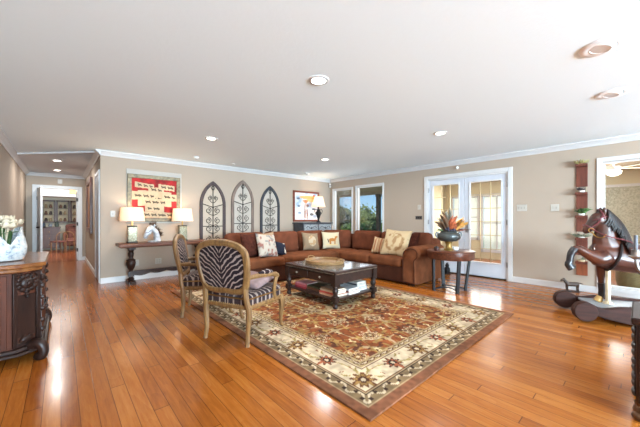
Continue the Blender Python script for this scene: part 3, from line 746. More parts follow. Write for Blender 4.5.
# books and magazines on the shelf
M_pages = plain('paper', (226, 218, 202), .9, var=.05)
BK = 'books and magazines under the coffee table'
def book(x, y, z, w, l, h, c, label, rz=0, gl=.45):
    t = thing('book', label, 'book', (x, y, z), rz, BK); M = plain('book_cover', c, gl, var=.05)
    b = MB(); k = min(.004, h*.2); b.box(-w/2, w/2, -l/2, l/2, 0, k); b.box(-w/2, w/2, -l/2, l/2, h-k, h); b.box(-w/2, -w/2+.004, -l/2, l/2, k, h-k); b.build('cover', M, t)
    MB().box(-w/2+.004, w/2-.006, -l/2+.006, l/2-.006, k, h-k).build('pages', M_pages, t)
def stack(x, y, items, rnd):
    z = .1395
    for w, l, h, c, label in items:
        book(x+rnd.uniform(-.003, .003), y+rnd.uniform(-.006, .006), z, w, l, h, c, label, rnd.uniform(-.05, .05)); z += h+.0005
rn = random.Random(4)
stack(2.82, 3.44, [(.24, .28, .025, (150, 52, 62), 'crimson book lowest in the stack at the far left of the shelf'), (.23, .28, .03, (196, 98, 110), 'rose pink book second up in the far left stack'), (.22, .27, .022, (212, 140, 146), 'pale pink book on top of the far left stack')], rn)
stack(2.81, 3.145, [(.24, .29, .022, (52, 34, 30), 'dark brown book lowest in the stack right of the pink books'), (.23, .28, .028, (96, 60, 40), 'brown book in the middle of the dark stack'), (.22, .26, .02, (58, 70, 50), 'dark green book on top of the stack beside the pink books')], rn)
stack(2.80, 2.84, [(.25, .30, .028, (190, 150, 120), 'tan book lowest in the stack by the nearest table leg'), (.24, .29, .026, (176, 70, 60), 'brick red book second in the stack by the nearest leg'), (.24, .28, .024, (206, 186, 160), 'beige book third in the stack by the nearest leg'), (.22, .27, .02, (150, 120, 96), 'light brown book on top of the stack by the nearest leg')], rn)
stack(3.055, 2.82, [(.24, .30, .022, (232, 232, 234), 'white magazine lowest in the stack midway along the short side'), (.23, .29, .026, (120, 60, 52), 'maroon book in the stack midway along the short side'), (.23, .28, .024, (205, 205, 208), 'pale grey magazine on top of the stack midway along short side')], rn)
stack(3.285, 2.86, [(.22, .28, .026, (236, 238, 242), 'white book lowest in the stack by the right table leg'), (.215, .28, .024, (90, 120, 170), 'blue book second in the stack by the right leg'), (.21, .27, .026, (228, 228, 228), 'white book third up in the stack by the right leg'), (.21, .27, .022, (60, 62, 70), 'charcoal book fourth in the stack by the right leg'), (.20, .26, .024, (210, 206, 200), 'cream book topmost of the stack by the right leg')], rn)
stack(3.16, 3.40, [(.24, .3, .03, (120, 104, 88), 'grey brown book lying alone deep on the shelf')], rn)

# ---------------------------------------------------------------- round side table with the vase
M_drum = wood('drum_top_wood', (60, 29, 20), (104, 57, 37), .35, .3, coat=.1, axis=0, scale=4)
M_iron = plain('blackened_iron', (24, 21, 22), .5, 0, .25, var=.08)
TX, TY = 4.83, 2.11
t = thing('side_table', 'round wooden drum side table on four dark metal legs', 'side table', (TX, TY, 0))
b = MB(); b.lathe([(.01, .525), (.35, .525), (.358, .535), (.358, .635), (.37, .64), (.37, .655), (.36, .662), (.01, .662)], n=48); b.build('table_top', M_drum, t)
for k, (x, y) in enumerate(((-.24, .17), (-.16, -.18), (.15, -.18), (.16, .19))):
    b = MB(); n = Vector((x, y, 0)).normalized(); p = Vector((x, y, 0)); q = n*.30+Vector((0, 0, .53))
    b.beam(p, q, .05, .03); b.build('leg', M_iron, t)
b = MB()
P4 = [(-.24, .17), (-.16, -.18), (.15, -.18), (.16, .19)]
for k in range(4):
    p, q = Vector((*P4[k], .03)), Vector((*P4[(k+1) % 4], .03)); m = (p+q)/2*.45; m.z = .055
    b.tube(catmull([p, m, q], 6), .009, 6)
b.build('stretcher', M_iron, t)
t = thing('footed_vase', 'dark grey footed bowl vase with autumn leaves on the side table', 'vase', (TX-.02, TY+.02, .662))
M_vase = plain('pewter_glaze', (54, 56, 54), .35, .1, var=.3, scale=12); M_gold = plain('antique_gold', (150, 118, 62), .4, .6)
b = MB(); b.lathe([(.01, 0), (.075, 0), (.078, .015), (.055, .035), (.045, .08), (.052, .125), (.065, .15), (.01, .15)], n=24); b.build('foot', M_gold, t)
b = MB(); b.lathe([(.05, .145), (.12, .155), (.175, .19), (.19, .235), (.175, .275), (.13, .295), (.125, .31), (.14, .325), (.12, .325), (.105, .30), (.02, .29)], n=32)
for s in (-1, 1): b.tube(catmull([(s*.155*.74, -s*.155*.67, .28), (s*.2*.74, -s*.2*.67, .30), (s*.215*.74, -s*.215*.67, .25), (s*.185*.74, -s*.185*.67, .21)], 4), .012, 6)
b.build('bowl', M_vase, t)
def leafblade(b, base, tip, w, n=5, curl=.12):
    base, tip = Vector(base), Vector(tip); d = tip-base; L = d.length; side = d.cross(Vector((random.uniform(-.4, .4), random.uniform(-.4, .4), 1))).normalized(); up = side.cross(d).normalized(); prev = None
    for i in range(n+1):
        s = i/n; ww = w*math.sin(PI*min(1, .08+s*.92))**.8; c = base+d*s+up*(curl*L*math.sin(PI*s)); row = [b.v(c-side*ww), b.v(c+up*ww*-.25), b.v(c+side*ww)]
        if prev:
            for j in (0, 1): b.f([prev[j], prev[j+1], row[j+1], row[j]])
        prev = row
vr = Vector((.743, -.669, 0))     # sideways across the arrangement
def spray(nm, mat, spec, w, parent, k=3):
    b = MB()
    for s, z0, s1, z1, f in spec:
        for _ in range(k):
            q = random.uniform(-.05, .05); fo = Vector((.669, .743, 0))*(f+random.uniform(-.07, .07))
            leafblade(b, vr*s+Vector((0, 0, z0))+fo*.3, vr*(s1+q)+fo+Vector((0, 0, z1+random.uniform(-.05, .05))), w*random.uniform(1.1, 1.6))
    o = b.build(nm, mat, parent, smooth=80); m = o.modifiers.new('thickness', 'SOLIDIFY'); m.thickness = .002; return o
def leafmat(nm, c): return plain(nm, c, .6, var=.2, scale=18)
spray('brown_leaf', leafmat('magnolia_brown', (108, 80, 58)), [(-.05, .3, -.20, .52, 0), (-.03, .32, -.16, .62, -.05), (-.05, .3, -.19, .44, .06)], .035, t)
spray('grey_leaf', leafmat('grey_leaf', (110, 108, 96)), [(0, .32, -.03, .70, 0), (-.02, .3, -.08, .58, .1), (0, .3, .06, .56, .05)], .026, t)
spray('orange_leaf', leafmat('orange_leaf', (160, 84, 52)), [(.0, .32, .06, .54, -.08), (.03, .3, .12, .5, 0), (.02, .3, .02, .48, -.12)], .034, t)
spray('yellow_leaf', leafmat('yellow_leaf', (186, 136, 66)), [(.05, .3, .26, .52, 0), (.06, .3, .29, .42, -.05), (.05, .32, .20, .54, -.03), (.06, .3, .3, .47, 0)], .034, t)
spray('red_leaf', leafmat('red_leaf', (130, 72, 54)), [(.08, .3, .29, .36, -.02), (.06, .3, .27, .33, .05)], .03, t)
spray('green_leaf', leafmat('green_leaf', (104, 122, 84)), [(-.08, .3, -.21, .35, 0), (-.05, .3, -.2, .3, -.05)], .022, t, 2)
b = MB()
for _ in range(60):
    a = random.uniform(0, 2*PI); r_ = random.uniform(0, .115); b.ball((r_*math.cos(a), r_*math.sin(a), .33+random.uniform(0, .09)*(1-r_*4)), random.uniform(.012, .02), 7, 5)
b.build('berry_cluster', plain('navy_berries', (42, 44, 66), .4, var=.2), t)
t = thing('candle_jar', 'small dark round jar on the side table beside the vase', 'jar', (TX-.24, TY+.12, .662))
b = MB(); b.lathe([(.01, 0), (.04, 0), (.042, .005), (.042, .05), (.01, .05)]); b.build('jar_body', plain('dark_jar', (60, 34, 30), .3), t)
b = MB(); b.lathe([(.01, .05), (.044, .05), (.044, .062), (.012, .066), (.012, .078), (.004, .08)]); b.build('lid', M_iron, t)
o = MB().lathe([(.01, 0), (.05, 0), (.055, .006), (.055, .05), (.048, .05), (.046, .01), (.01, .01)]).build('white_dish', plain('white_china', (228, 226, 222), .3, var=.02), loc=(TX+.13, TY-.02, .662))
tag(o, 'small white china dish beside the vase foot on the side table', 'dish')
# doorstop by the glazed doors
t = thing('doorstop', 'small dark iron owl shaped doorstop on floor behind the side table', 'doorstop', (6.2, 2.78, 0))
b = MB(); b.lathe([(.01, 0), (.07, 0), (.072, .02), (.05, .03), (.06, .08), (.055, .13), (.03, .16), (.01, .165)], n=16); b.build('body', M_iron, t)
b = MB(); b.ball((0, 0, .185), (.045, .04, .04)); b.prism([(-.045, .2), (-.02, .215), (-.035, .245)], 'y', -.01, .01); b.prism([(.045, .2), (.02, .215), (.035, .245)], 'y', -.01, .01); b.build('head', M_iron, t)

# ---------------------------------------------------------------- console table on the back wall
M_cons = wood('walnut_console', (70, 36, 22), (122, 70, 42), .4, .3, coat=.1, axis=0)
M_consd = wood('dark_walnut', (28, 16, 12), (52, 29, 20), .4, .3, coat=.05, axis=2)
t = thing('console_table', 'long walnut trestle console table against the back wall', 'console table', (1.55, 6.28, 0))
b = MB(); b.box(-.80, .80, -.21, .21, .685, .74); b.box(-.77, .77, -.19, .19, .665, .685); b.build('table_top', M_cons, t, bev=.008)
for s in (-1, 1):
    b = MB(); x = s*.59
    b.box(x-.05, x+.05, -.17, .17, .63, .668); b.box(x-.055, x+.055, -.19, .19, .0, .05); b.cbox((x, 0, .17), (.09, .09, .09))
    b.lathe([(.03, .05), (.05, .06), (.055, .09), (.03, .115), (.045, .13)], (x, 0, 0), 18)
    b.lathe([(.042, .21), (.03, .235), (.036, .25), (.062, .29), (.078, .35), (.08, .385), (.068, .41), (.074, .42), (.074, .435), (.042, .45), (.034, .48), (.046, .51), (.05, .55), (.036, .58), (.05, .61), (.05, .635)], (x, 0, 0), 20)
    for sy in (-1, 1): b.ball((x, sy*.165, .035), (.06, .045, .035))
    b.build('leg', M_consd, t)
low = [(-.56+1.12*k/24, .165-.03*abs(math.sin(k/24*PI*4))-.012*math.cos(k/24*2*PI)) for k in range(25)]
b = MB(); b.prism([(-.56, .225), (.56, .225)][::-1]+low, 'y', -.018, .018); b.build('stretcher', M_consd, t)
# lamps
M_shade = NT('linen_shade'); tr = M_shade.n('ShaderNodeBsdfTranslucent'); tr.inputs[0].default_value = L4((250, 232, 214)); mxs = M_shade.n('ShaderNodeMixShader'); mxs.inputs[0].default_value = .5
M_shade.l(M_shade.b.outputs[0], mxs.inputs[1]); M_shade.l(tr.outputs[0], mxs.inputs[2]); M_shade.l(mxs.outputs[0], M_shade.out.inputs[0]); M_shade = M_shade.set((244, 232, 220), .9, 0, .1)
M_mosaic = NT('mercury_mosaic'); vo = M_mosaic.n('ShaderNodeTexVoronoi', feature='DISTANCE_TO_EDGE'); vo.inputs['Scale'].default_value = 34; M_mosaic.l(M_mosaic.n('ShaderNodeTexCoord').outputs['Object'], vo.inputs['Vector'])
M_mosaic = M_mosaic.set(M_mosaic.ramp(vo.outputs['Distance'], [(.02, (80, 70, 50)), (.08, (128, 118, 90)), (.3, (152, 144, 120))]), .25, .35)
M_bulb = emis('lamp_bulb', (255, 236, 205), 8)
def table_lamp(x, label):
    t = thing('table_lamp', label, 'table lamp', (x, 6.32, .74), 0, 'lamps on the console table')
    b = MB(); b.box(-.08, .08, -.08, .08, 0, .025); b.box(-.07, .07, -.07, .07, .30, .32); b.build('base', M_dkmetal, t, bev=.004)
    b = MB(); b.box(-.072, .072, -.072, .072, .025, .30); b.build('lamp_body', M_mosaic, t, bev=.006)
    b = MB(); b.cyl((0, 0, .32), (0, 0, .42), .012); b.cyl((0, 0, .40), (0, 0, .46), .02); b.cyl((0, 0, .46), (0, 0, .665), .004); b.ball((0, 0, .675), .012); b.build('stem', M_brass, t)
    MB().ball((0, 0, .51), (.03, .03, .042)).build('bulb', M_bulb, t)
    b = MB(); R0 = [(.205, .402), (.175, .66), (.172, .66), (.202, .402)]
    b.rings([[(r*math.cos(2*PI*k/36), r*math.sin(2*PI*k/36), z) for k in range(36)] for r, z in R0], False, True); b.build('lamp_shade', M_shade, t)
    l = bpy.data.lights.new('lamp_glow', 'POINT'); l.energy = 5; l.color = (1, .80, .58); l.shadow_soft_size = .05; lo = bpy.data.objects.new('lamp_glow', l); COL.objects.link(lo); lo.location = (x, 6.32, .74+.57)
table_lamp(.985, 'left table lamp with white shade and mosaic body on console')
table_lamp(1.865, 'right table lamp with white shade and mosaic body on console')
# horse head bust (faces left)
def remesh(o, vox, smooth=6, fac=.5):
    m = o.modifiers.new('remesh', 'REMESH'); m.mode = 'VOXEL'; m.voxel_size = vox; m.use_smooth_shade = True
    s_ = o.modifiers.new('smooth', 'SMOOTH'); s_.iterations = smooth; s_.factor = fac
    return o
M_bust = plain('antiqued_white', (176, 180, 186), .4, var=.2, scale=16)
M_rust = plain('rusty_metal', (96, 70, 52), .6, .3, var=.3, scale=30)
t = thing('horse_bust', 'white horse head bust with dark garland on the console table', 'sculpture', (1.34, 6.28, .74))
b = MB(); b.lathe([(.01, 0), (.10, 0), (.11, .01), (.10, .03), (.01, .035)], n=24, sy=.7); b.build('base', M_bust, t)
b = MB(); b.tube(catmull([(.05, 0, .01), (.045, 0, .10), (.02, 0, .2), (-.04, 0, .265)], 5), interp([.095, .08, .066, .055], 5), 12, flat=.72)
b.tube(catmull([(-.02, 0, .28), (-.07, 0, .25), (-.115, 0, .18), (-.15, 0, .10), (-.158, 0, .075)], 5), interp([.055, .06, .047, .034, .028], 5), 12, flat=.75)
for s in (-1, 1):
    b.tube([(-.005, s*.028, .30), (.0, s*.036, .335), (-.006, s*.036, .365)], [.016, .018, .003], 8); b.ball((-.085, s*.038, .235), .014); b.ball((-.152, s*.02, .085), .012)
b.ball((-.075, 0, .19), (.03, .035, .045))
remesh(b.build('head', M_bust, t), .008, 4)
b = MB()
for k in range(46):
    s_ = k/45; a = Vector((.10-.05*s_, 0, .10)).lerp(Vector((-.03, 0, .33)), s_)+Vector((.05*math.sin(PI*s_), 0, 0)); d = Vector((random.uniform(-.2, 1), random.uniform(-.7, .7), random.uniform(.1, 1))).normalized(); leafblade(b, a, a+d*random.uniform(.04, .10), .012)
for k in range(18): a = Vector((-.04+random.uniform(-.05, .06), random.uniform(-.05, .05), .34)); b.tube([a, a+Vector((random.uniform(-.04, .05), random.uniform(-.04, .04), random.uniform(.02, .09)))], [.008, .002], 5)
o = b.build('mane_garland', M_rust, t)
b = MB()
for z0, z1, x0, x1 in ((.205, .175, -.155, -.06), (.12, .09, -.17, -.105)): b.tube([(x0+.05*0, -.05, z0-.02), ((x0+x1)/2, -.052, (z0+z1)/2), (x1, -.05, z1+.06)], .006, 6)
b.build('bridle', plain('pale_blue_strap', (110, 116, 128), .5), t)

# the sampler above it
t = thing('wall_art', 'red and cream lettered sampler in grey gold frame above console', 'picture', (1.415, YB-.022, 1.13))
def frame(t, w, h, f, d, mat, nm='picture_frame'):
    b = MB(); b.box(-w/2, w/2, -d, 0, 0, f); b.box(-w/2, w/2, -d, 0, h-f, h); b.box(-w/2, -w/2+f, -d, 0, f, h-f); b.box(w/2-f, w/2, -d, 0, f, h-f); return b.build(nm, mat, t, bev=.006)
frame(t, .95, .93, .075, .03, plain('grey_gold_frame', (116, 104, 80), .5, .2, var=.2, scale=20))
MB().box(-.41, .41, -.012, 0, .06, .87).build('red_ground', plain('faded_red_cloth', (150, 26, 28), .8, var=.25, scale=9), t)
M_ivory = plain('ivory_cloth', (190, 166, 134), .9, var=.06); M_ink = plain('dark_ink', (58, 46, 40), .8)
rs = random.Random(11)
nst = 0
def strip(x0, z0, x1, z1, h):
    global nst; nst += 1; yo = -.0014*nst
    b = MB(); p = []; n = 10
    for k in range(n+1): s = k/n; p.append((x0+(x1-x0)*s, z0+(z1-z0)*s+h/2+rs.uniform(-.008, .008)))
    for k in range(n, -1, -1): s = k/n; p.append((x0+(x1-x0)*s, z0+(z1-z0)*s-h/2+rs.uniform(-.008, .008)))
    b.prism(p, 'y', -.0175+yo, -.011); st = b.build('cloth_patch', M_ivory, t)
    b = MB(); x = x0+.05
    while x < x1-.06:                                    # flowing script, too worn to read
        n = rs.randint(3, 6); w = .022; pts = []
        for k in range(n*6+1):
            s = k/6; pts.append((x+s*w, -.0185+yo, z0+(z1-z0)*((x+s*w-x0)/(x1-x0))+.018*math.sin(2*PI*s)*(1.7 if int(s) % 3 == 0 else 1)))
        pts = [q for q in pts if q[0] < x1-.02]
        if len(pts) > 3: b.tube(pts, .0045, 4)
        x += n*w+.035
    b.build('script', M_ink, st)
for a in ((-.30, .47, .30, .46, .30), (-.35, .735, -.02, .70, .10), (.06, .715, .36, .69, .11), (-.12, .655, .16, .63, .09), (-.40, .52, .0, .51, .16), (.12, .52, .40, .49, .14), (-.22, .40, .2, .39, .15), (-.18, .27, .16, .26, .13), (-.24, .145, .36, .13, .12)): strip(*a)

# ---------------------------------------------------------------- arched panels with iron scrolls
def arch(label, x, zb, zt, w, cf, cb, grp='arched panels on the back wall'):
    t = thing('arched_wall_panel', label, 'wall decoration', (x, YB-.002, zb), 0, grp); H = zt-zb; sp = H-w*.92; f = .068
    def outline(w, H, sp, z0):
        R = w*.98; p = [(-w/2, z0), (w/2, z0), (w/2, sp)]; n = 9
        cxr = w/2-R; am = math.acos(max(-1, min(1, -cxr/R)))
        for k in range(1, n+1): a = am*k/n; p.append((cxr+R*math.cos(a), sp+(H-sp)*math.sin(a)/math.sin(am)))
        for k in range(n-1, -1, -1): a = am*k/n; p.append((-cxr-R*math.cos(a), sp+(H-sp)*math.sin(a)/math.sin(am)))
        return p
    po, pi = outline(w, H, sp, 0), outline(w-2*f, H-f*1.3, sp, f)
    b = MB(); n = len(po)
    V = [[b.v((x_, y, z)) for x_, z in p] for p, y in ((po, 0), (po, -.04), (pi, -.04), (pi, 0))]
    for A, B in zip(V, V[1:]+V[:1]):
        for j in range(n): b.f([A[j], A[(j+1) % n], B[(j+1) % n], B[j]])
    b.build('arch_frame', wood('arch_frame_paint', tuple(c*.7 for c in cf), tuple(min(255, c*1.25) for c in cf), .6, axis=2), t, bev=.006)
    b = MB(); b.prism(pi, 'y', -.012, -.001); b.build('backing', cb, t, smooth=0)
    b = MB(); y = -.024; wi = w/2-f; r = .009
    b.tube([(0, y, f), (0, y, H-f*1.2)], r+.001, 6); mz = sp*.52
    b.tube([(-wi, y, mz), (wi, y, mz)], r, 6); b.tube([(-wi, y, sp+.02), (0, y, sp-.05), (wi, y, sp+.02)], r, 6)
    def spiral(cx, cz, r0, a0, sg, turns=1.4):
        b.tube([(cx+sg*r0*(1-.72*k/20)*math.cos(a0+2*PI*turns*k/20), y, cz+r0*(1-.72*k/20)*math.sin(a0+2*PI*turns*k/20)) for k in range(21)], r*.8, 5)
    R = wi*.40
    for zc in (f+.16, f+.40, mz+.13, mz+.36, sp+.16):
        k = .72 if zc > sp else 1
        for sg in (-1, 1):
            spiral(sg*R*1.15*k, zc, R*.78*k, PI*.5, sg); b.tube(catmull([(0, y, zc-.11), (sg*R*.5*k, y, zc-.10), (sg*R*1.15*k, y, zc-R*.78*k)], 4), r*.8, 5)
    for sg in (-1, 1): b.tube(catmull([(0, y, H-f*1.6), (sg*.04, y, H-f*2.3), (0, y, H-f*3.2)], 4), r*.8, 5)
    b.ball((0, y, mz), (.022, .012, .022)); b.ball((0, y, sp-.05), (.02, .012, .02))
    b.build('iron_scroll', M_dkmetal, t); return t
M_back = plain('cream_backing', (184, 168, 150), .85, var=.03); M_back2 = plain('pale_backing', (180, 170, 158), .85, var=.03)
arch('dark brown arched panel with iron scrolls, left of the three', 2.60, .50, 2.06, .60, (62, 46, 46), M_back)
arch('weathered grey brown arched panel with iron scrolls, tallest and middle', 3.345, .52, 2.15, .60, (112, 94, 84), M_back2)
arch('narrow charcoal arched panel with iron scrolls, right of the three', 4.13, .50, 2.07, .60, (44, 46, 54), M_back2)

# ---------------------------------------------------------------- right end of the back wall
t = thing('wall_art', 'pale figure painting in reddish brown frame above the grey cabinet', 'picture', (5.38, YB-.002, 1.12))
frame(t, .98, .89, .055, .04, wood('mahogany_frame', (96, 44, 30), (142, 70, 48), .35, axis=0))
b = MB(); nxx, nzz = 60, 56
b.grid(lambda u, v: (-.44+.88*u, -.012, .05+.79*v), nxx, nzz); o = b.build('canvas', vcol('painting', .7), t, smooth=0)
def paint(x, y, z):
    C = np.tile(np.array((206, 214, 226.)), (x.size, 1)); z = z-.05; n = vnoise(x+2, z+1, 9, 4); C[n > .62] = (228, 226, 226); C[n < .3] = (170, 188, 212)
    def el(cx, cz, rx, rz, c): C[((x-cx)/rx)**2+((z-cz)/rz)**2 < 1] = c
    el(.1, .66, .36, .05, (226, 178, 110)); el(.2, .58, .2, .05, (232, 190, 130)); el(-.04, .55, .12, .03, (214, 150, 90)); el(-.02, .53, .06, .06, (196, 130, 90)); el(-.02, .36, .075, .14, (196, 176, 168)); el(-.0, .30, .05, .1, (222, 206, 196)); el(.05, .42, .05, .04, (120, 92, 84)); el(-.05, .16, .03, .16, (150, 110, 100)); el(.03, .16, .03, .16, (140, 104, 92)); el(-.3, .62, .06, .03, (110, 116, 130)); el(-.28, .4, .05, .025, (120, 128, 140)); el(.28, .32, .07, .03, (96, 104, 118)); el(.2, .16, .08, .04, (92, 96, 104)); el(-.25, .2, .06, .03, (140, 150, 166)); el(.3, .72, .05, .03, (190, 90, 70)); return C
setcol(o, paint)
t = thing('cabinet', 'grey painted cabinet with carved drawers below the figure painting', 'cabinet', (5.42, 6.32, 0))
M_cab = plain('charcoal_paint', (62, 64, 70), .5, var=.12); M_cabf = plain('weathered_grey_front', (140, 144, 146), .6, var=.18, scale=20)
b = MB(); b.box(-.54, .54, -.22, .22, .06, 1.06); b.box(-.52, .52, -.20, .20, 0, .06); b.build('body', M_cab, t, bev=.005)
MB().box(-.57, .57, -.25, .24, 1.06, 1.095).build('table_top', M_cab, t, bev=.008)
for s in (-1, 1):
    x0, x1 = (s*.265-.245, s*.265+.245)
    b = MB(); b.box(x0, x1, -.238, -.221, .84, 1.04); d = b.build('drawer', M_cabf, t, bev=.004)
    b = MB(); b.tube(catmull([(x0+.05, -.24, .94), (x0+.12, -.242, .99), (s*.265, -.242, .93), (x1-.12, -.242, .99), (x1-.05, -.24, .94)], 5), .008, 6); b.ball((s*.265, -.245, .94), (.03, .012, .03)); b.build('carving', M_cab, d)
    b = MB(); b.box(x0, x1, -.238, -.221, .08, .81); d = b.build('door', M_cabf, t, bev=.004)
    MB().ball((s*.05, -.248, .5), .014).build('knob', M_brass, d)
t = thing('table_lamp', 'black urn table lamp with cream shade on the grey cabinet', 'table lamp', (5.58, 6.26, 1.095))
b = MB(); b.lathe([(.01, 0), (.065, 0), (.065, .02), (.03, .04), (.022, .08), (.05, .16), (.075, .25), (.08, .29), (.05, .34), (.04, .36), (.055, .38), (.012, .39), (.012, .48), (.005, .5)], n=24); b.build('base', M_iron, t)
b = MB()
for s in (-1, 1): b.tube(catmull([(s*.05, 0, .35), (s*.12, 0, .38), (s*.145, 0, .31), (s*.10, 0, .24), (s*.066, 0, .22)], 5), .009, 6)
b.build('urn_handle', M_iron, t)
MB().ball((0, 0, .54), (.028, .028, .04)).build('bulb', M_bulb, t)
b = MB(); n = 48; R = []
for r, z in ((.20, .45), (.165, .55), (.115, .75), (.112, .75), (.162, .55), (.197, .45)): R.append([((r+.006*math.cos(k*PI))*math.cos(2*PI*k/n), (r+.006*math.cos(k*PI))*math.sin(2*PI*k/n), z) for k in range(n)])
b.rings(R, False, True); b.build('lamp_shade', M_shade, t)
l = bpy.data.lights.new('lamp_glow', 'POINT'); l.energy = 7; l.color = (1, .82, .6); l.shadow_soft_size = .05; lo = bpy.data.objects.new('lamp_glow', l); COL.objects.link(lo); lo.location = (5.58, 6.26, 1.095+.63)

# ---------------------------------------------------------------- sideboard on the left
M_ma = wood('mahogany', (48, 21, 13), (90, 45, 26), .5, .18, coat=.03, axis=2, scale=2.5)
M_mad = wood('dark_mahogany', (27, 15, 12), (50, 28, 20), .42, .28, coat=.05, axis=2, scale=3)
M_matop = wood('mahogany_top', (88, 46, 21), (142, 88, 44), .22, .3, coat=.15, axis=1, scale=2)
t = thing('sideboard', 'carved dark mahogany sideboard with canted corners by the left wall', 'sideboard', (-.40, 3.95, 0))
def canted(g, z0, z1, b):
    x0, x1, y0, y1 = -.285, .26+g, -.58-g, .58+g; c = .155
    b.prism([(x0, y0), (x1-c, y0), (x1, y0+c*.72), (x1, y1-c*.72), (x1-c, y1), (x0, y1)], 'z', z0, z1)
b = MB(); canted(.0, .11, .74, b); body = b.build('body', M_ma, t, bev=.006)
b = MB(); canted(.045, .775, .81, b); canted(.02, .74, .775, b); b.build('table_top', M_matop, t, bev=.008)
b = MB(); canted(.05, .07, .095, b); canted(.03, .095, .125, b); b.build('plinth', M_mad, t, bev=.008)
# canted corner: pilaster panel with carved medallion
for sy in (-1, 1):
    p0, p1 = Vector((.105, sy*.58, 0)), Vector((.26, sy*(.58-.112), 0)); d = (p1-p0).normalized(); n = Vector((d.y, -d.x, 0))*(1 if sy < 0 else -1); L = (p1-p0).length; mid = (p0+p1)/2
    Mx = Matrix.Translation(mid) @ Matrix(((d.x, n.x, 0, 0), (d.y, n.y, 0, 0), (0, 0, 1, 0), (0, 0, 0, 1)))
    b = MB(); b.M = Mx; b.box(-L/2, -L/2+.03, 0, .018, .13, .735); b.box(L/2-.03, L/2, 0, .018, .13, .735); b.box(-L/2+.03, L/2-.03, 0, .006, .2, .55); b.box(-L/2+.03, L/2-.03, 0, .014, .13, .16); b.build('corner_panel', M_mad, t, bev=.004)
    b = MB(); b.M = Mx; b.ball((0, .015, .645), (.05, .022, .05), 14, 8)
    for k in range(12):
        a = 2*PI*k/12; b.ball((.062*math.cos(a), .014, .645+.058*math.sin(a)), (.022, .014, .022), 8, 6)
    for k in range(3): b.ball((0, .014, .575-k*.022), (.022-.005*k, .012, .016), 8, 6)
    for s in (-1, 1): b.tube(catmull([(s*.02, .014, .71), (s*.05, .014, .725), (s*.078, .014, .70), (s*.062, .014, .685)], 4), .009, 6)
    b.ball((0, .038, .645), (.018, .012, .022), 8, 6); b.build('carved_medallion', M_mad, t)
    b = MB(); b.M = Mx; b.ball((0, .012, .18), (.045, .014, .028)); b.tube(catmull([(-.05, .012, .17), (-.02, .014, .21), (.0, .014, .19), (.02, .014, .21), (.05, .012, .17)], 4), .009, 6); b.build('carved_base', M_mad, t)
    b = MB(); b.tube(catmull([(.20, sy*.52, .10), (.26, sy*.575, .14), (.292, sy*.588, .075), (.275, sy*.58, .02), (.25, sy*.55, .03)], 5), interp([.045, .04, .034, .036, .03], 5), 10); b.ball((.272, sy*.575, .032), .032); b.build('foot', M_mad, t)
# end panel, front doors
b = MB(); b.box(-.27, .08, -.592, -.58, .14, .72); b.box(-.23, .05, -.597, -.592, .18, .68); b.build('end_panel', M_ma, t, bev=.004)
for s in (-1, 1):
    b = MB(); b.box(.26, .275, s*.225-.215, s*.225+.215, .14, .53); d = b.build('door', M_ma, t, bev=.005)
    b = MB(); b.ball((.288, s*.045, .36), .014); b.box(.274, .28, s*.045-.015, s*.045+.015, .32, .40); b.build('handle', M_dkmetal, d)
    b = MB(); b.box(.26, .275, s*.225-.215, s*.225+.215, .555, .72); d = b.build('drawer', M_ma, t, bev=.005)
    b = MB(); b.tube(catmull([(.276, s*.225-.05, .65), (.295, s*.225-.04, .63), (.298, s*.225, .62), (.295, s*.225+.04, .63), (.276, s*.225+.05, .65)], 4), .006, 6); b.build('handle', M_dkmetal, d)
    b = MB()
    for z, r in ((.67, .03), (.60, .024), (.5, .02), (.4, .022), (.3, .02), (.22, .024)): b.ball((.275, s*.452, z), (.022, r*.8, r*1.1), 8, 6)
    b.box(.255, .275, s*.452-.008, s*.452+.008, .14, .72); b.build('carved_stile', M_mad, t)
# white vase with flowers on it
M_vw = NT('crackled_white_glaze'); f = M_vw.noise(scale=26, detail=5, rough=.7); M_vw.bump(f, .6, .012)
M_vw = M_vw.set(M_vw.ramp(f, [(.34, (104, 118, 134)), (.47, (176, 180, 182)), (.66, (200, 198, 192))]), .25, 0, .5, .3)
t = thing('flower_vase', 'white crackled vase with notched rim and white lilies on the sideboard', 'vase', (-.375, 3.72, .81))
b = MB(); n = 40; R = []
prof = [(.10, 0), (.125, .01), (.145, .06), (.15, .12), (.14, .18), (.125, .24), (.118, .30)]
def ringat(r, z, h):
    o = []
    for k in range(n):
        a = 2*PI*k/n; notch = abs(math.sin((a+1.15)))**.8; zz = z*(1-h)+h*z*(.42+.58*notch) if z > .12 else z
        o.append((r*math.cos(a), r*math.sin(a)*.95, zz))
    return o
for r, z in prof: R.append(ringat(r, z, 1.0 if z > .2 else (.6 if z > .15 else 0)))
for r, z in prof[::-1]: R.append(ringat(r-.012, max(.012, z-(.0 if z > .2 else 0)), 1.0 if z > .2 else (.6 if z > .15 else 0)))
b.rings(R); b.build('vase_body', M_vw, t)
M_petal = plain('white_petal', (206, 190, 164), .6, var=.06); M_leafg = plain('strap_leaf', (66, 92, 48), .5, var=.25)
b = MB()
for k in range(15):
    a = rs.uniform(0, 2*PI); leafblade(b, (rs.uniform(-.03, .03), rs.uniform(-.03, .03), .1), (.14*math.cos(a), .14*math.sin(a), .30+rs.uniform(-.05, .05)), .012, 6, .35)
o = b.build('leaf', M_leafg, t, smooth=80); m = o.modifiers.new('thickness', 'SOLIDIFY'); m.thickness = .002
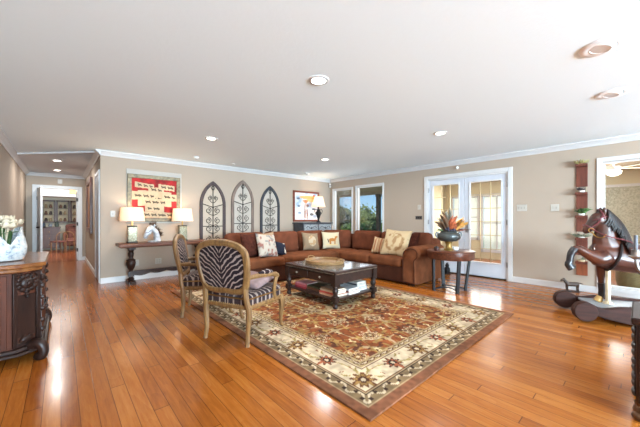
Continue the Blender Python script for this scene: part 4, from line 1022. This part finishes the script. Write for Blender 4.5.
for k in range(11):
    a = 2*PI*k/11; r_ = .085 if k % 2 else .035; c = Vector((r_*math.cos(a), r_*math.sin(a), .295+.03*(k % 3)))
    b = MB()
    for j in range(7):
        q = 2*PI*j/7; leafblade(b, c, c+Vector((.055*math.cos(q), .055*math.sin(q), .045)), .03, 5, -.25)
    b.ball(c+Vector((0, 0, .012)), .014, 8, 6); b.tube([c, (c.x*.3, c.y*.3, .1)], .003, 5)
    o = b.build('flower', M_petal, t, smooth=80)

# ---------------------------------------------------------------- hanging tiered wall planter on the right wall
M_plank = wood('red_cedar', (80, 36, 25), (118, 60, 42), .55, axis=2); M_plank2 = wood('orange_cedar', (120, 58, 32), (158, 86, 50), .55, axis=2)
t = thing('wall_planter', 'tall hanging chain of red wood boards holding small plants by window', 'wall planter', (XR-.002, .63, .26))
M_rope = plain('rope', (190, 170, 140), .9)
def leaftuft(nm, mat, n, c, r, h, w, parent, droop=.2):
    b = MB()
    for k in range(n):
        a = random.uniform(0, 2*PI); q = random.uniform(.4, 1); p = Vector(c)+Vector((random.uniform(-.02, .02), random.uniform(-.03, .03), 0)); tip = p+Vector((-abs(math.cos(a))*r*q*.9, math.sin(a)*r*q*1.1, h*random.uniform(.3, 1)))
        leafblade(b, p, tip, w, 4, droop)
    o = b.build(nm, mat, parent, smooth=80); m = o.modifiers.new('thickness', 'SOLIDIFY'); m.thickness = .002; return o
M_gr = [plain('plant_green', (82, 118, 64), .6, var=.3), plain('olive_tuft', (150, 142, 92), .7, var=.3), plain('sage_plant', (120, 124, 100), .7, var=.25), plain('dark_succulent', (66, 56, 56), .6, var=.3)]
for k, (z0, z1) in enumerate(((0.0, .235), (.33, .62), (.715, .985), (1.08, 1.36), (1.45, 1.82))):
    b = MB(); b.box(-.022, 0, -.07, .07, z0, z1); brd = b.build('board', M_plank2 if k == 0 else M_plank, t, bev=.004)
    for s in (-1, 1):
        if k < 4: MB().cyl((-.011, s*.055, z1), (-.011, s*.055, (.33, .715, 1.08, 1.45)[k]), .004, n=6).build('cord', M_rope, t)
    zt = z1-.03
    b = MB(); b.box(-.11, -.02, -.075, .075, zt-.012, zt); b.box(-.11, -.10, -.075, .075, zt, zt+.028); b.build('tray', M_plank, t, bev=.002)
    cols = ((196, 170, 132), (212, 204, 196), (216, 212, 206), (214, 206, 198), (190, 120, 90))[k]
    b = MB(); b.lathe([(.02, 0), (.036, 0), (.044, .055), (.036, .055), (.03, .03), (.01, .03)], (-.062, 0, zt), 14); p = b.build('plant_pot', plain('pot', cols, .5, var=.06), t)
    c = (-.062, 0, zt+.045)
    if k == 0: leaftuft('plant', M_gr[2], 8, c, .07, .06, .012, p)
    elif k == 1: leaftuft('plant', M_gr[2], 26, c, .15, .07, .014, p, -.1); leaftuft('plant', M_gr[3], 8, c, .08, .05, .012, p)
    elif k == 2: leaftuft('plant', M_gr[0], 46, c, .12, .11, .014, p)
    elif k == 3: leaftuft('plant', M_gr[3], 24, c, .08, .07, .014, p)
    else: leaftuft('plant', M_gr[1], 40, c, .10, .06, .010, p, -.3)

# ---------------------------------------------------------------- rocking horse
M_hide = NT('polished_horse_brown'); f = M_hide.noise(scale=4, detail=4)
M_hide = M_hide.set(M_hide.ramp(f, [(.3, (46, 24, 18)), (.7, (96, 48, 31))]), .3, 0, .4, .2)
M_blk = plain('black_hoof', (30, 26, 30), .3, coat=.3); M_mane = plain('dark_mane', (32, 25, 24), .4, var=.3, scale=30); M_strap = plain('red_brown_leather', (104, 40, 44), .45, var=.15)
t = thing('rocking_horse', 'large brown rearing rocking horse on dark bowed rockers by the window', 'rocking horse', (4.85, .25, 0), math.radians(117))
b = MB()
def limb(pts, rad, flat=.8, k=5): b.tube(catmull(pts, k), interp(rad, k), 12, flat=flat)
limb([(-.74, 0, .70), (-.62, 0, .72), (-.42, 0, .70), (-.2, 0, .695), (-.02, 0, .73), (.12, 0, .76), (.17, 0, .765)], [.07, .15, .155, .145, .155, .135, .08], .85)
limb([(-.06, 0, .74), (.02, 0, .90), (.02, 0, 1.04), (.04, 0, 1.15), (.08, 0, 1.20)], [.16, .135, .105, .085, .07], .62)
limb([(.045, 0, 1.235), (.10, 0, 1.18), (.155, 0, 1.11), (.20, 0, 1.045), (.215, 0, 1.02)], [.06, .078, .058, .047, .035], .72)
for s in (-1, 1): limb([(.05, s*.035, 1.24), (.05, s*.042, 1.29), (.06, s*.04, 1.325)], [.022, .022, .005], 1, 3)
b.ball((.10, 0, 1.145), (.045, .045, .05)); b.ball((.207, 0, 1.03), (.036, .034, .032))
# near foreleg raised, far foreleg straight to the board, hind legs
limb([(.04, .085, .74), (.12, .10, .71), (.24, .105, .77), (.335, .105, .835)], [.09, .085, .058, .042], .85)
limb([(.33, .105, .84), (.375, .105, .79), (.40, .105, .71), (.405, .105, .665)], [.042, .036, .03, .03], .9)
limb([(.405, .105, .67), (.415, .105, .63), (.385, .105, .585)], [.03, .034, .042], .9, 3)
limb([(.02, -.07, .70), (.03, -.08, .56), (.03, -.08, .44), (.025, -.08, .30), (.032, -.08, .23)], [.08, .056, .038, .030, .030], .85)
limb([(.03, -.08, .24), (.048, -.08, .20), (.062, -.08, .172)], [.034, .038, .046], .95, 3)
for s in (-1, 1):
    limb([(-.62, s*.07, .72), (-.66, s*.09, .58), (-.62, s*.095, .48), (-.72, s*.095, .38), (-.72, s*.095, .27), (-.68, s*.095, .20), (-.665, s*.095, .172)], [.12, .10, .06, .045, .034, .036, .046], .8)
body = remesh(b.build('body', M_hide, t), .011, 5)
def on(nm, mat, fn, smooth=60):
    global b
    b = MB(); fn(b); return b.build(nm, mat, t, smooth=smooth)
for s in (-1, 1):
    on('eye', M_blk, lambda b: b.ball((.115, s*.052, 1.165), (.014, .01, .014)))
    on('nostril', M_blk, lambda b: b.ball((.222, s*.022, 1.035), (.008, .006, .008), 8, 6))
b = MB(); limb([(.405, .105, .665), (.418, .105, .63), (.385, .105, .583)], [.036, .040, .046], .9, 3); b.build('hoof', M_blk, t)
b = MB(); limb([(.352, .105, .828), (.385, .105, .775), (.402, .105, .71), (.405, .105, .66)], [.043, .041, .036, .035], .9, 3); b.build('stocking', M_blk, t)
M_hoofy = plain('gold_hoof', (176, 140, 82), .4, .3)
b = MB(); limb([(.036, -.08, .235), (.052, -.08, .20), (.066, -.08, .1705)], [.034, .040, .050], .95, 3); b.build('hoof', M_hoofy, t)
b = MB(); limb([(.0305, -.08, .40), (.025, -.08, .30), (.033, -.08, .225)], [.040, .034, .034], .9, 4); b.build('stocking', M_blk, t)
for s in (-1, 1): b = MB(); limb([(-.70, s*.095, .225), (-.675, s*.095, .195), (-.66, s*.095, .171)], [.038, .042, .052], .95, 3); b.build('hoof', M_blk, t)
# mane and tail
b = MB()
for k in range(60):
    s_ = k/59; P0 = Vector((.055, 0, 1.285)).lerp(Vector((-.16, 0, .87)), s_)+Vector((-.035*math.sin(PI*s_), 0, .02*math.sin(PI*s_))); sd = (-1 if k % 3 == 0 else 1)
    b.tube(catmull([P0, P0+Vector((-.035, sd*.03, .0)), P0+Vector((-.035, sd*(.055+.03*s_), -.08)), P0+Vector((-.01+random.uniform(-.03, .03), sd*(.07+.04*s_), -.16))], 3), interp([.016, .018, .014, .004], 3), 6)
b.tube([(.06, 0, 1.29), (.10, .01, 1.255), (.13, .012, 1.20)], [.02, .018, .004], 6); b.build('mane', M_mane, t)
b = MB()
for k in range(16):
    q = Vector((random.uniform(-.02, .02), random.uniform(-.03, .03), 0)); b.tube(catmull([Vector((-.77, 0, .76))+q, Vector((-.88, 0, .76))+q*1.5, Vector((-.94, 0, .6))+q*2, Vector((-.92, 0, .36))+q*2], 4), interp([.022, .026, .024, .006], 4), 6)
b.build('tail', M_mane, t)
# bridle, breast strap, saddle, girth
b = MB()
def hoop(c, ax, ry, rz_, r=.008, n=24):
    c = Vector(c); u = Vector(ax).normalized(); v = Vector((0, 1, 0)); w_ = u.cross(v)
    b.tube([c+v*(ry*math.cos(2*PI*k/n))+w_*(rz_*math.sin(2*PI*k/n)) for k in range(n)], r, 6, True)
hoop((.178, 0, 1.075), (.55, 0, -.83), .047, .062); hoop((.088, 0, 1.19), (.35, 0, .94), .062, .085); hoop((.068, 0, 1.225), (.95, 0, -.3), .058, .075)
for s in (-1, 1): b.tube(catmull([(.07, s*.06, 1.23), (.115, s*.062, 1.14), (.17, s*.05, 1.085)], 4), .007, 6); b.tube(catmull([(.175, s*.05, 1.06), (.06, s*.13, .98), (-.12, s*.12, .93), (-.22, s*.05, .88)], 6), .006, 6)
b.build('bridle', M_strap, t)
b = MB()
for s in (-1, 1): b.tube([(.178+.025*math.cos(2*PI*k/16), s*.05, 1.045+.025*math.sin(2*PI*k/16)) for k in range(16)], .005, 6, True)
b.tube(catmull([(.17, .052, 1.02), (.14, .07, .97), (.09, .09, .96), (.06, .1, 1.0)], 5), .006, 6); b.build('bit', M_brass, t)
b = MB(); hoop((-.04, 0, .735), (1, 0, .35), .142, .175, .013); hoop((-.30, 0, .70), (1, 0, 0), .134, .158, .016); b.build('strap', M_mane, t)
b = MB()
def sad(u, v):
    x = -.56+.42*u; a = (-1+2*v)*1.25; r = .165+.012*math.sin(PI*u); lift = .05*(abs(2*u-1)**2.2)
    return (x, r*.93*math.sin(a), .705+(r+lift*math.cos(a))*math.cos(a))
b.grid(sad, 12, 16); o = b.build('saddle', plain('saddle_leather', (70, 38, 34), .35, var=.15, coat=.2), t, smooth=80); m = o.modifiers.new('thickness', 'SOLIDIFY'); m.thickness = .016
# pole, platform, rockers
b = MB(); b.cyl((0, 0, .17), (0, 0, .58), .024, n=14); b.lathe([(.01, .17), (.05, .17), (.045, .19), (.024, .2)]); b.build('pole', plain('ivory_pole', (214, 196, 164), .35, .2), t)
b = MB(); b.box(-.86, .20, -.232, .232, .145, .17); b.build('platform', plain('grey_board', (140, 146, 152), .4, var=.05), t, bev=.006)
b = MB(); b.beam((-.12, .16, .18), (-.60, .16, .18), .022, .02); b.build('foot_rail', M_dkmetal, t, bev=.003)
up_, lo_ = [], []
for k in range(31):
    s_ = k/30; x = .26-1.3*s_; c = (x+.39)/.65; arch_ = .10*abs(c)**2.4
    e = max(0, 1-s_/.22); e2 = max(0, (s_-.78)/.22); th = .19-.085*math.exp(-((s_-.05)/.12)**2)-.085*math.exp(-((s_-.95)/.12)**2)
    lo_.append((x, .004+arch_*.9)); up_.append((x, .004+arch_*.9+th))
for s in (-1, 1):
    b = MB(); b.prism(up_+lo_[::-1], 'y', s*.27-.034, s*.27+.034)
    for x in (.33, -1.11): b.tube([(x, s*.27-.05, .125), (x, s*.27-.044, .125), (x, s*.27+.044, .125), (x, s*.27+.05, .125)], [.102, .11, .11, .102], 32)
    b.build('rocker', wood('dark_rocker', (40, 22, 18), (66, 36, 27), .6, .2, axis=0), t, bev=.012, smooth=35)
b = MB(); b.box(-.10, -.02, -.25, .25, .10, .145); b.box(-.70, -.62, -.25, .25, .10, .145); b.build('cross_bar', M_mad, t)

# small horse figure on the floor
t = thing('horse_figurine', 'small brown wooden horse figure standing on floor by baseboard', 'figurine', (6.18, .74, 0), math.radians(124))
b = MB(); b.box(-.10, .10, -.035, .035, 0, .012); b.build('base', M_mad, t, bev=.003)
b = MB(); limb([(-.10, 0, .125), (-.04, 0, .12), (.03, 0, .12), (.07, 0, .13)], [.03, .036, .034, .03]); limb([(.06, 0, .13), (.09, 0, .17), (.105, 0, .195)], [.03, .024, .02]); limb([(.10, 0, .20), (.13, 0, .185), (.15, 0, .165)], [.018, .02, .013])
for x in (-.085, .06):
    for s in (-1, 1): limb([(x, s*.018, .12), (x+.004, s*.02, .06), (x-.004, s*.02, .01)], [.018, .011, .012])
limb([(-.105, 0, .14), (-.14, 0, .135), (-.165, 0, .125)], [.012, .010, .005]); b.ball((.10, .01, .215), .008); b.ball((.10, -.01, .215), .008)
remesh(b.build('body', plain('carved_brown_wood', (70, 50, 36), .5, var=.25, scale=20), t), .005, 2)

# carved chest and candelabrum at the right-hand edge
t = thing('carved_chest', 'dark carved wooden chest with claw foot at the right edge', 'chest', (2.72, -.272, 0))
b = MB(); b.box(-.22, .24, -.44, .285, .09, .56); b.build('body', M_mad, t, bev=.012)
MB().box(-.25, .26, -.46, .305, .56, .60).build('table_top', M_mad, t, bev=.008)
b = MB()
for k in range(9):
    z = .14+k*.046
    for y in (-.32, -.12, .08): b.ball((-.225, y+.04*(k % 2), z), (.014, .06, .024), 8, 6)
M_boak = plain('blackened_oak', (40, 32, 32), .4, var=.25)
b.box(-.226, -.218, -.40, .24, .12, .54); b.build('carving', M_boak, t); b = MB(); b.box(-.18, .2, .282, .292, .12, .54)
for k in range(9):
    for x in (-.15, 0, .15): b.ball((x+.02*(k % 2), .29, .14+k*.046), (.05, .016, .024), 8, 6)
b.build('carving', M_boak, t)
for x in (-.19, .2):
    for y in (-.40, .255): b = MB(); b.ball((x, y, .05), (.045, .045, .05)); b.ball((x-.03, y+.02, .025), (.03, .03, .025)); b.tube([(x, y, .05), (x, y, .1)], [.03, .04]); b.build('foot', plain('bronze_foot', (96, 64, 40), .35, .6), t)
t = thing('candelabrum', 'tarnished silver candelabrum standing on the carved chest at right edge', 'candelabrum', (2.64, -.10, .60))
M_silv = plain('tarnished_silver', (150, 150, 152), .3, .9, var=.2, scale=20)
b = MB(); b.lathe([(.01, 0), (.075, 0), (.08, .012), (.05, .03), (.022, .06), (.03, .09), (.018, .12), (.016, .22), (.03, .25), (.018, .28), (.014, .36), (.028, .38), (.03, .40), (.012, .41)], n=20); b.build('stem', M_silv, t)
for s in (-1, 1):
    b = MB(); b.tube(catmull([(0, 0, .26), (0, s*.05, .23), (0, s*.10, .26), (0, s*.115, .33)], 5), .009, 8); b.lathe([(.008, .325), (.034, .34), (.036, .346), (.018, .35), (.02, .385), (.01, .385)], (0, s*.115, 0), 16); b.build('arm', M_silv, t)
for y, z in ((-.115, .385), (0, .405), (.115, .385)):
    MB().cyl((0, y, z), (0, y, z+.09), .010, .009, 10).build('candle', plain('grey_candle', (92, 94, 102), .5), t)

# ---------------------------------------------------------------- ceiling fixtures
M_fix = plain('fixture_white', (244, 246, 248), .5, var=.01)
M_can = emis('can_light', (255, 248, 236), 9)
for k, (x, y, lb) in enumerate(((1.74, 1.95, 'recessed ceiling light nearest the camera, above the rug'), (4.12, 1.95, 'recessed ceiling light in front of the glazed doors'), (4.12, 4.42, 'recessed ceiling light above the sofa corner'), (1.74, 4.46, 'recessed ceiling light in front of the arched panels'))):
    t = thing('ceiling_light', lb, 'ceiling light', (x, y, ZC-.001), 0, 'recessed lights in the living room ceiling')
    b = MB(); n = 28; b.rings([[(r*math.cos(2*PI*j/n), r*math.sin(2*PI*j/n), z) for j in range(n)] for r, z in ((.062, -.001), (.066, -.010), (.09, -.006), (.095, 0))], False); b.build('trim_ring', M_trim, t)
    MB().lathe([(.01, -.005), (.064, -.005), (.064, -.002), (.01, -.002)]).build('lens', M_can, t)
    area('can_beam', (x, y, ZC-.02), (0, 0, 0), .12, .12, 17 if y < 3 else 26, (1, .97, .93), 'DISK')
for k, (x, y, lb) in enumerate(((-.06, 8.25, 'nearer recessed light in the grey hall ceiling'), (-.07, 9.86, 'farther recessed light in the grey hall ceiling'))):
    t = thing('ceiling_light', lb, 'ceiling light', (x, y, ZC-.013), 0, 'recessed lights in the hall ceiling')
    b = MB(); n = 24; b.rings([[(r*math.cos(2*PI*j/n), r*math.sin(2*PI*j/n), z) for j in range(n)] for r, z in ((.062, -.001), (.066, -.010), (.09, -.006), (.095, 0))], False); b.build('trim_ring', M_trim, t)
    MB().lathe([(.01, -.005), (.064, -.005), (.064, -.002), (.01, -.002)]).build('lens', M_can, t)
    area('can_beam', (x, y, ZC-.04), (0, 0, 0), .12, .12, 11, (1, .97, .93), 'DISK')
for x, y, lb in ((2.95, .18, 'tilted eyeball downlight nearer the right edge of the ceiling'), (4.11, .18, 'tilted eyeball downlight farther back, above the rocking horse')):
    t = thing('eyeball_light', lb, 'ceiling light', (x, y, ZC-.001), math.radians(20), 'unlit eyeball downlights')
    b = MB(); n = 32; b.rings([[(r*math.cos(2*PI*j/n), r*math.sin(2*PI*j/n), z) for j in range(n)] for r, z in ((.080, -.009), (.094, -.011), (.125, -.008), (.135, 0))], False); b.build('trim_ring', M_fix, t)
    b = MB(); b.M = Matrix.Translation((0, .012, -.006)) @ Matrix.Rotation(math.radians(9), 4, 'X'); b.lathe([(.01, -.010), (.056, -.010), (.058, -.013), (.068, -.013), (.082, -.002), (.084, .012), (.01, .012)], n=28); b.build('eyeball', M_fix, t)
def detector(x, y, r, h, label, nm='smoke_detector'):
    t = thing(nm, label, 'smoke detector', (x, y, ZC-.001)); b = MB(); b.lathe([(.01, -h), (r*.7, -h), (r*.95, -h*.6), (r, 0), (.01, 0)]); b.build('cover', plain('off_white_plastic', (226, 226, 224), .5, var=.02), t)
    MB().lathe([(.01, -h-.008), (r*.35, -h-.006), (r*.4, -h+.002), (.01, -h+.002)]).build('sensor', plain('grey_plastic', (150, 150, 150), .5), t)
detector(2.03, 6.0, .055, .035, 'small white ceiling sensor near the red sampler'); detector(4.96, 6.04, .055, .035, 'small white ceiling sensor near the figure painting'); detector(2.9, 6.15, .04, .02, 'tiny flat ceiling sensor above the arched panels')
t = thing('motion_sensor', 'white motion sensor mounted high in the corner beside the tall windows', 'sensor', (6.30, 6.52, 2.25), math.radians(-135))
b = MB(); b.box(-.035, .035, -.03, .03, -.06, .06); b.build('housing', plain('sensor_white', (220, 218, 214), .5, var=.02), t, bev=.012)
MB().ball((.034, 0, -.01), (.012, .024, .035)).build('sensor_lens', plain('smoky_lens', (150, 150, 150), .3), t)
o = MB().ball((0, 0, 0), (.03, .03, .03)).build('door_chime_sensor', plain('chime_white', (236, 236, 234), .4, var=.01), loc=(XR-.03, 2.62, 2.29)); tag(o, 'small round white sensor on wall above the glazed doors', 'sensor')

# ---------------------------------------------------------------- plates on the walls
M_plate = plain('white_plate', (184, 178, 168), .4, var=.01)
def plate(nm, label, cat, loc, rz, w, h, kind, mat=None, group=None):
    t = thing(nm, label, cat, loc, rz, group); b = MB(); b.box(-w/2, w/2, -.007, 0, -h/2, h/2); b.build('plate', mat or M_plate, t, bev=.003)
    n = max(1, round(w/.05)); b = MB()
    for k in range(n):
        x = (k-(n-1)/2)*.046
        if kind == 'switch': b.box(x-.008, x+.008, -.014, -.006, -.018, .018)
        else:
            for z in (-.02, .02): b.box(x-.012, x+.012, -.009, -.006, z-.012, z+.012)
    b.build('toggle' if kind == 'switch' else 'socket', mat and M_iron or plain('ivory_toggle', (165, 160, 150), .4, var=.01), t); return t
RW, BW = math.radians(-90), 0
plate('light_switch', 'triple white switch plate right of the glazed doors', 'switch', (XR, 1.46, 1.39), RW, .16, .12, 'switch')
plate('light_switch', 'double white switch plate left of the wall planter', 'switch', (XR, .98, 1.38), RW, .115, .12, 'switch')
plate('light_switch', 'white switch plate above the dark keypad near the glazed doors', 'switch', (XR, 3.52, 1.47), RW, .075, .115, 'switch')
plate('wall_keypad', 'small dark keypad on the wall between tall windows and glazed doors', 'keypad', (XR, 3.53, 1.22), RW, .17, .085, 'switch', plain('dark_keypad', (70, 62, 60), .4))
plate('light_switch', 'single white switch plate left of the left console lamp', 'switch', (.72, YB, 1.28), BW, .075, .115, 'switch')
plate('power_outlet', 'left white power outlet on wall under the console table', 'outlet', (1.10, YB, .33), BW, .075, .115, 'outlet')
plate('power_outlet', 'right white power outlet on wall under the console table', 'outlet', (1.48, YB, .33), BW, .115, .115, 'outlet')
o = MB().box(-.05, .05, -.012, 0, -.06, .06).build('hall_chime_box', M_plate, loc=(-.02, 10.85, 2.24), bev=.004); tag(o, 'small white chime box above the hall doorway', 'chime')

# ---------------------------------------------------------------- hall frame and the far room's furniture
t = thing('wall_art', 'tall brown wooden framed panel on the right wall of the hall', 'picture', (XH-.002, 8.9, .86), math.radians(-90))
frame(t, 1.3, 1.28, .12, .05, wood('hall_frame_wood', (58, 30, 20), (120, 66, 38), .35, axis=2))
MB().box(-.54, .54, -.02, 0, .11, 1.17).build('inner_panel', wood('hall_panel_wood', (110, 60, 30), (168, 104, 58), .5, axis=2), t)
M_cabd = wood('far_cabinet_wood', (60, 34, 24), (104, 64, 42), .4, axis=2); M_olive = plain('olive_display', (132, 124, 100), .8, var=.2, scale=6)
for k, (x0, x1) in enumerate(((-.56, -.16), (-.14, .26), (.28, .68))):
    t = thing('display_cabinet', ('left', 'middle', 'right')[k]+' of three wood framed wall display cases in the far room', 'display case', ((x0+x1)/2, 15.49, 1.06), 0, 'wall display cases in the far room')
    w = x1-x0; b = MB(); f = .05
    b.box(-w/2, -w/2+f, -.14, 0, 0, .88); b.box(w/2-f, w/2, -.14, 0, 0, .88); b.box(-w/2, w/2, -.14, 0, 0, f); b.box(-w/2, w/2, -.14, 0, .88-f, .88); b.build('case_frame', M_cabd, t)
    MB().box(-w/2+f, w/2-f, -.02, 0, f, .88-f).build('backing', plain('cream_display', (206, 192, 162), .9, var=.1), t)
    for j in range(2): MB().box(-w/2+f, w/2-f, -.13, -.02, .30+j*.26, .315+j*.26).build('shelf', M_cabd, t)
    for j in range(3):
        for q in (-.07, .06):
            b = MB(); z = .05+j*.265 if j == 0 else .315+(j-1)*.26; b.lathe([(.01, 0), (.04, 0), (.05, .05), (.03, .11), (.035, .14), (.01, .14)], (q, -.075, z), 10); o = b.build('ornament', plain('ornament_%d' % ((j*2+(q > 0)) % 3), ((60, 46, 40), (150, 128, 96), (104, 72, 50))[(j*2+(q > 0)+k) % 3], .5), t)
o = MB().box(-.62, .5, 14.2, 14.7, 2.02, 2.44).build('beam_far_room', M_trim, bev=.01); struct(o)
t = thing('chest_of_drawers', 'brown chest standing under the display cases in the far room', 'chest', (-.28, 15.2, 0))
b = MB(); b.box(-.36, .26, -.25, .25, .08, .86); b.build('body', M_cabd, t, bev=.006); MB().box(-.38, .28, -.27, .26, .86, .9).build('table_top', M_cabd, t, bev=.006)
for k in range(3): d = MB().box(-.33, .23, -.265, -.25, .12+k*.24, .34+k*.24).build('drawer', M_cabd, t, bev=.004); MB().ball((-.05, -.275, .23+k*.24), .016).build('knob', M_brass, d)
for x, h, c, lb in ((-.50, .16, (52, 66, 84), 'dark blue jar on the left of the far room chest'), (-.30, .12, (120, 130, 140), 'grey jar in the middle of the far room chest'), (-.12, .18, (70, 80, 70), 'dark green jar on the right of the far room chest')):
    o = MB().lathe([(.01, 0), (.05, 0), (.07, h*.4), (.05, h*.8), (.055, h), (.01, h)]).build('jar', plain('jar_glaze', c, .3), loc=(x, 15.15, .9)); tag(o, lb, 'jar', 'jars on the far room chest')
t = thing('settee', 'rose striped settee against the far room wall', 'settee', (.55, 15.0, 0)); M_rose = fabric('rose_brocade', (124, 84, 76), .25, scale=8)
b = MB(); b.rbox(-.42, .7, -.35, .35, .16, .46, .06); b.build('seat', M_rose, t); b = MB(); b.rbox(-.42, .7, .18, .40, .4, 1.0, .08); b.build('backrest', M_rose, t)
MB().rbox(-.50, -.40, -.35, .38, .14, .66, .05).build('arm', M_rose, t); MB().rbox(.68, .78, -.35, .38, .14, .66, .05).build('arm', M_rose, t)
for x in (-.44, .72):
    for y in (-.3, .34): MB().cyl((x, y, 0), (x, y, .18), .02, .03, 8).build('leg', M_cabd, t)
for k, (x, y, lb) in enumerate(((-.06, 13.9, 'small wooden side chair on the left in the far room'), (.30, 14.1, 'small wooden side chair on the right in the far room'))):
    t = thing('side_chair', lb, 'chair', (x, y, 0), .5-k, 'side chairs in the far room'); Mc = wood('pale_chair_wood', (130, 92, 58), (180, 136, 92), .5, axis=2)
    MB().rbox(-.17, .17, -.17, .17, .36, .42, .025, n=4).build('seat', M_rose, t)
    for sx in (-1, 1):
        for sy in (-1, 1): MB().cyl((sx*.15, sy*.15, 0), (sx*.14, sy*.14, .37), .014, .018, 8).build('leg', Mc, t)
    b = MB(); b.tube(catmull([(-.15, -.16, .4), (-.16, -.18, .6), (-.08, -.2, .72), (.08, -.2, .72), (.16, -.18, .6), (.15, -.16, .4)], 4), .014, 8); b.build('backrest', Mc, t)
t = thing('pendant_lamp', 'small glowing amber pendant lamp seen through the hall doorway', 'pendant lamp', (.30, 13.0, 2.44))
b = MB(); b.cyl((0, 0, 0), (0, 0, -.16), .006, n=8); b.lathe([(.01, -.02), (.05, -.02), (.05, 0), (.01, 0)]); b.build('rod', M_dkmetal, t)
MB().lathe([(.01, -.16), (.09, -.16), (.09, -.39), (.085, -.39), (.085, -.17), (.01, -.17)]).build('lamp_shade', emis('amber_shade', (240, 190, 110), 1.1), t); MB().ball((0, 0, -.28), .03).build('bulb', M_bulb, t)

# ---------------------------------------------------------------- the sunroom
t = thing('ceiling_fan', 'white ceiling fan with bowl light seen through the right window', 'ceiling fan', (7.9, .33, 2.3))
b = MB(); b.lathe([(.01, 0), (.07, 0), (.05, -.05), (.015, -.06), (.015, -.10), (.09, -.11), (.11, -.15), (.09, -.19), (.01, -.2)]); b.build('motor', M_trim, t)
for k in range(5):
    a = 2*PI*k/5+.3; b = MB(); b.M = Matrix.Rotation(a, 4, 'Z') @ Matrix.Rotation(.2, 4, 'X'); b.box(.10, .58, -.06, .06, -.15, -.142); b.build('blade', plain('cream_blade', (226, 218, 200), .6, var=.03), t, bev=.003)
MB().lathe([(.01, -.29), (.05, -.285), (.10, -.25), (.115, -.20), (.01, -.2)]).build('light_bowl', emis('fan_light', (255, 250, 235), 2.5), t)
t = thing('wicker_basket', 'large olive brown wicker basket in the sunroom beneath the right window', 'basket', (6.85, .02, 0)); M_wick = NT('wicker'); wv = M_wick.n('ShaderNodeTexWave', bands_direction='Z'); wv.inputs['Scale'].default_value = 18; wv.inputs['Distortion'].default_value = 3; M_wick.l(M_wick.n('ShaderNodeTexCoord').outputs['Object'], wv.inputs[0]); M_wick.bump(wv.outputs[1], .5, .01); M_wick = M_wick.set(M_wick.ramp(wv.outputs[1], [(.2, (84, 74, 48)), (.8, (150, 132, 88))]), .7)
b = MB(); b.lathe([(.01, 0), (.20, 0), (.25, .18), (.25, .36), (.235, .36), (.22, .05), (.01, .04)], n=24); b.build('basket_body', M_wick, t); b = MB(); b.tube([(.245*math.cos(2*PI*k/24), .245*math.sin(2*PI*k/24), .365) for k in range(24)], .018, 6, True); b.build('rim', M_wick, t)
M_reed = NT('woven_reed'); wv = M_reed.n('ShaderNodeTexWave', bands_direction='Z'); wv.inputs['Scale'].default_value = 14; wv.inputs['Distortion'].default_value = 2; wv.inputs['Detail'].default_value = 3; wv.inputs['Detail Scale'].default_value = 4; M_reed.l(M_reed.n('ShaderNodeTexCoord').outputs['Object'], wv.inputs[0]); nn = M_reed.noise(scale=30, detail=4)
M_reed = M_reed.set(M_reed.ramp(M_reed.math('ADD', M_reed.math('MULTIPLY', wv.outputs[1], .3), M_reed.math('MULTIPLY', nn, .7)), [(.3, (150, 152, 134)), (.7, (206, 206, 188))]), .9, 0, .1)
for y0, y1, lb in ((-2.25, -.66, 'woven reed blind far along the sunroom wall'), (-.64, 1.12, 'woven grey green reed blind seen through the right window')):
    t = thing('window_blind', lb, 'window blind', (SX-.03, (y0+y1)/2, 0), 0, 'reed blinds in the sunroom'); w = (y1-y0)/2; MB().box(-.012, 0, -w, w, .22, 1.92).build('slat_panel', M_reed, t); MB().box(-.03, .0, -w, w, 1.92, 1.98).build('head_rail', M_trim, t)
M_sheer = NT('sheer_white_blind'); tr = M_sheer.n('ShaderNodeBsdfTranslucent'); tr.inputs[0].default_value = L4((246, 248, 240)); mxs = M_sheer.n('ShaderNodeMixShader'); mxs.inputs[0].default_value = .6
M_sheer.l(M_sheer.b.outputs[0], mxs.inputs[1]); M_sheer.l(tr.outputs[0], mxs.inputs[2]); M_sheer.l(mxs.outputs[0], M_sheer.out.inputs[0]); M_sheer = M_sheer.set((240, 242, 234), .9, 0, .1)
for y0, y1, z0, lb in ((1.3, 2.25, .6, 'sheer white blind in the sunroom window seen through the right glazed door'), (2.4, 3.2, .25, 'sheer white blind in the middle sunroom window'), (3.3, 4.1, .6, 'sheer white blind in the sunroom window seen through the left glazed door')):
    t = thing('window_blind', lb, 'window blind', (SX+.07, (y0+y1)/2, 0), 0, 'sheer blinds in the sunroom'); w = (y1-y0)/2-.04; b = MB(); n = 14; h = 1.9-z0-.06
    for k in range(n): b.box(-.004+.002*(k % 2), .0+.002*(k % 2), -w, w, z0+.03+h*k/n, z0+.03+h*(k+1)/n)
    b.build('blind_fabric', M_sheer, t, smooth=0); MB().box(-.012, .008, -w, w, 1.86, 1.9).build('head_rail', M_trim, t)
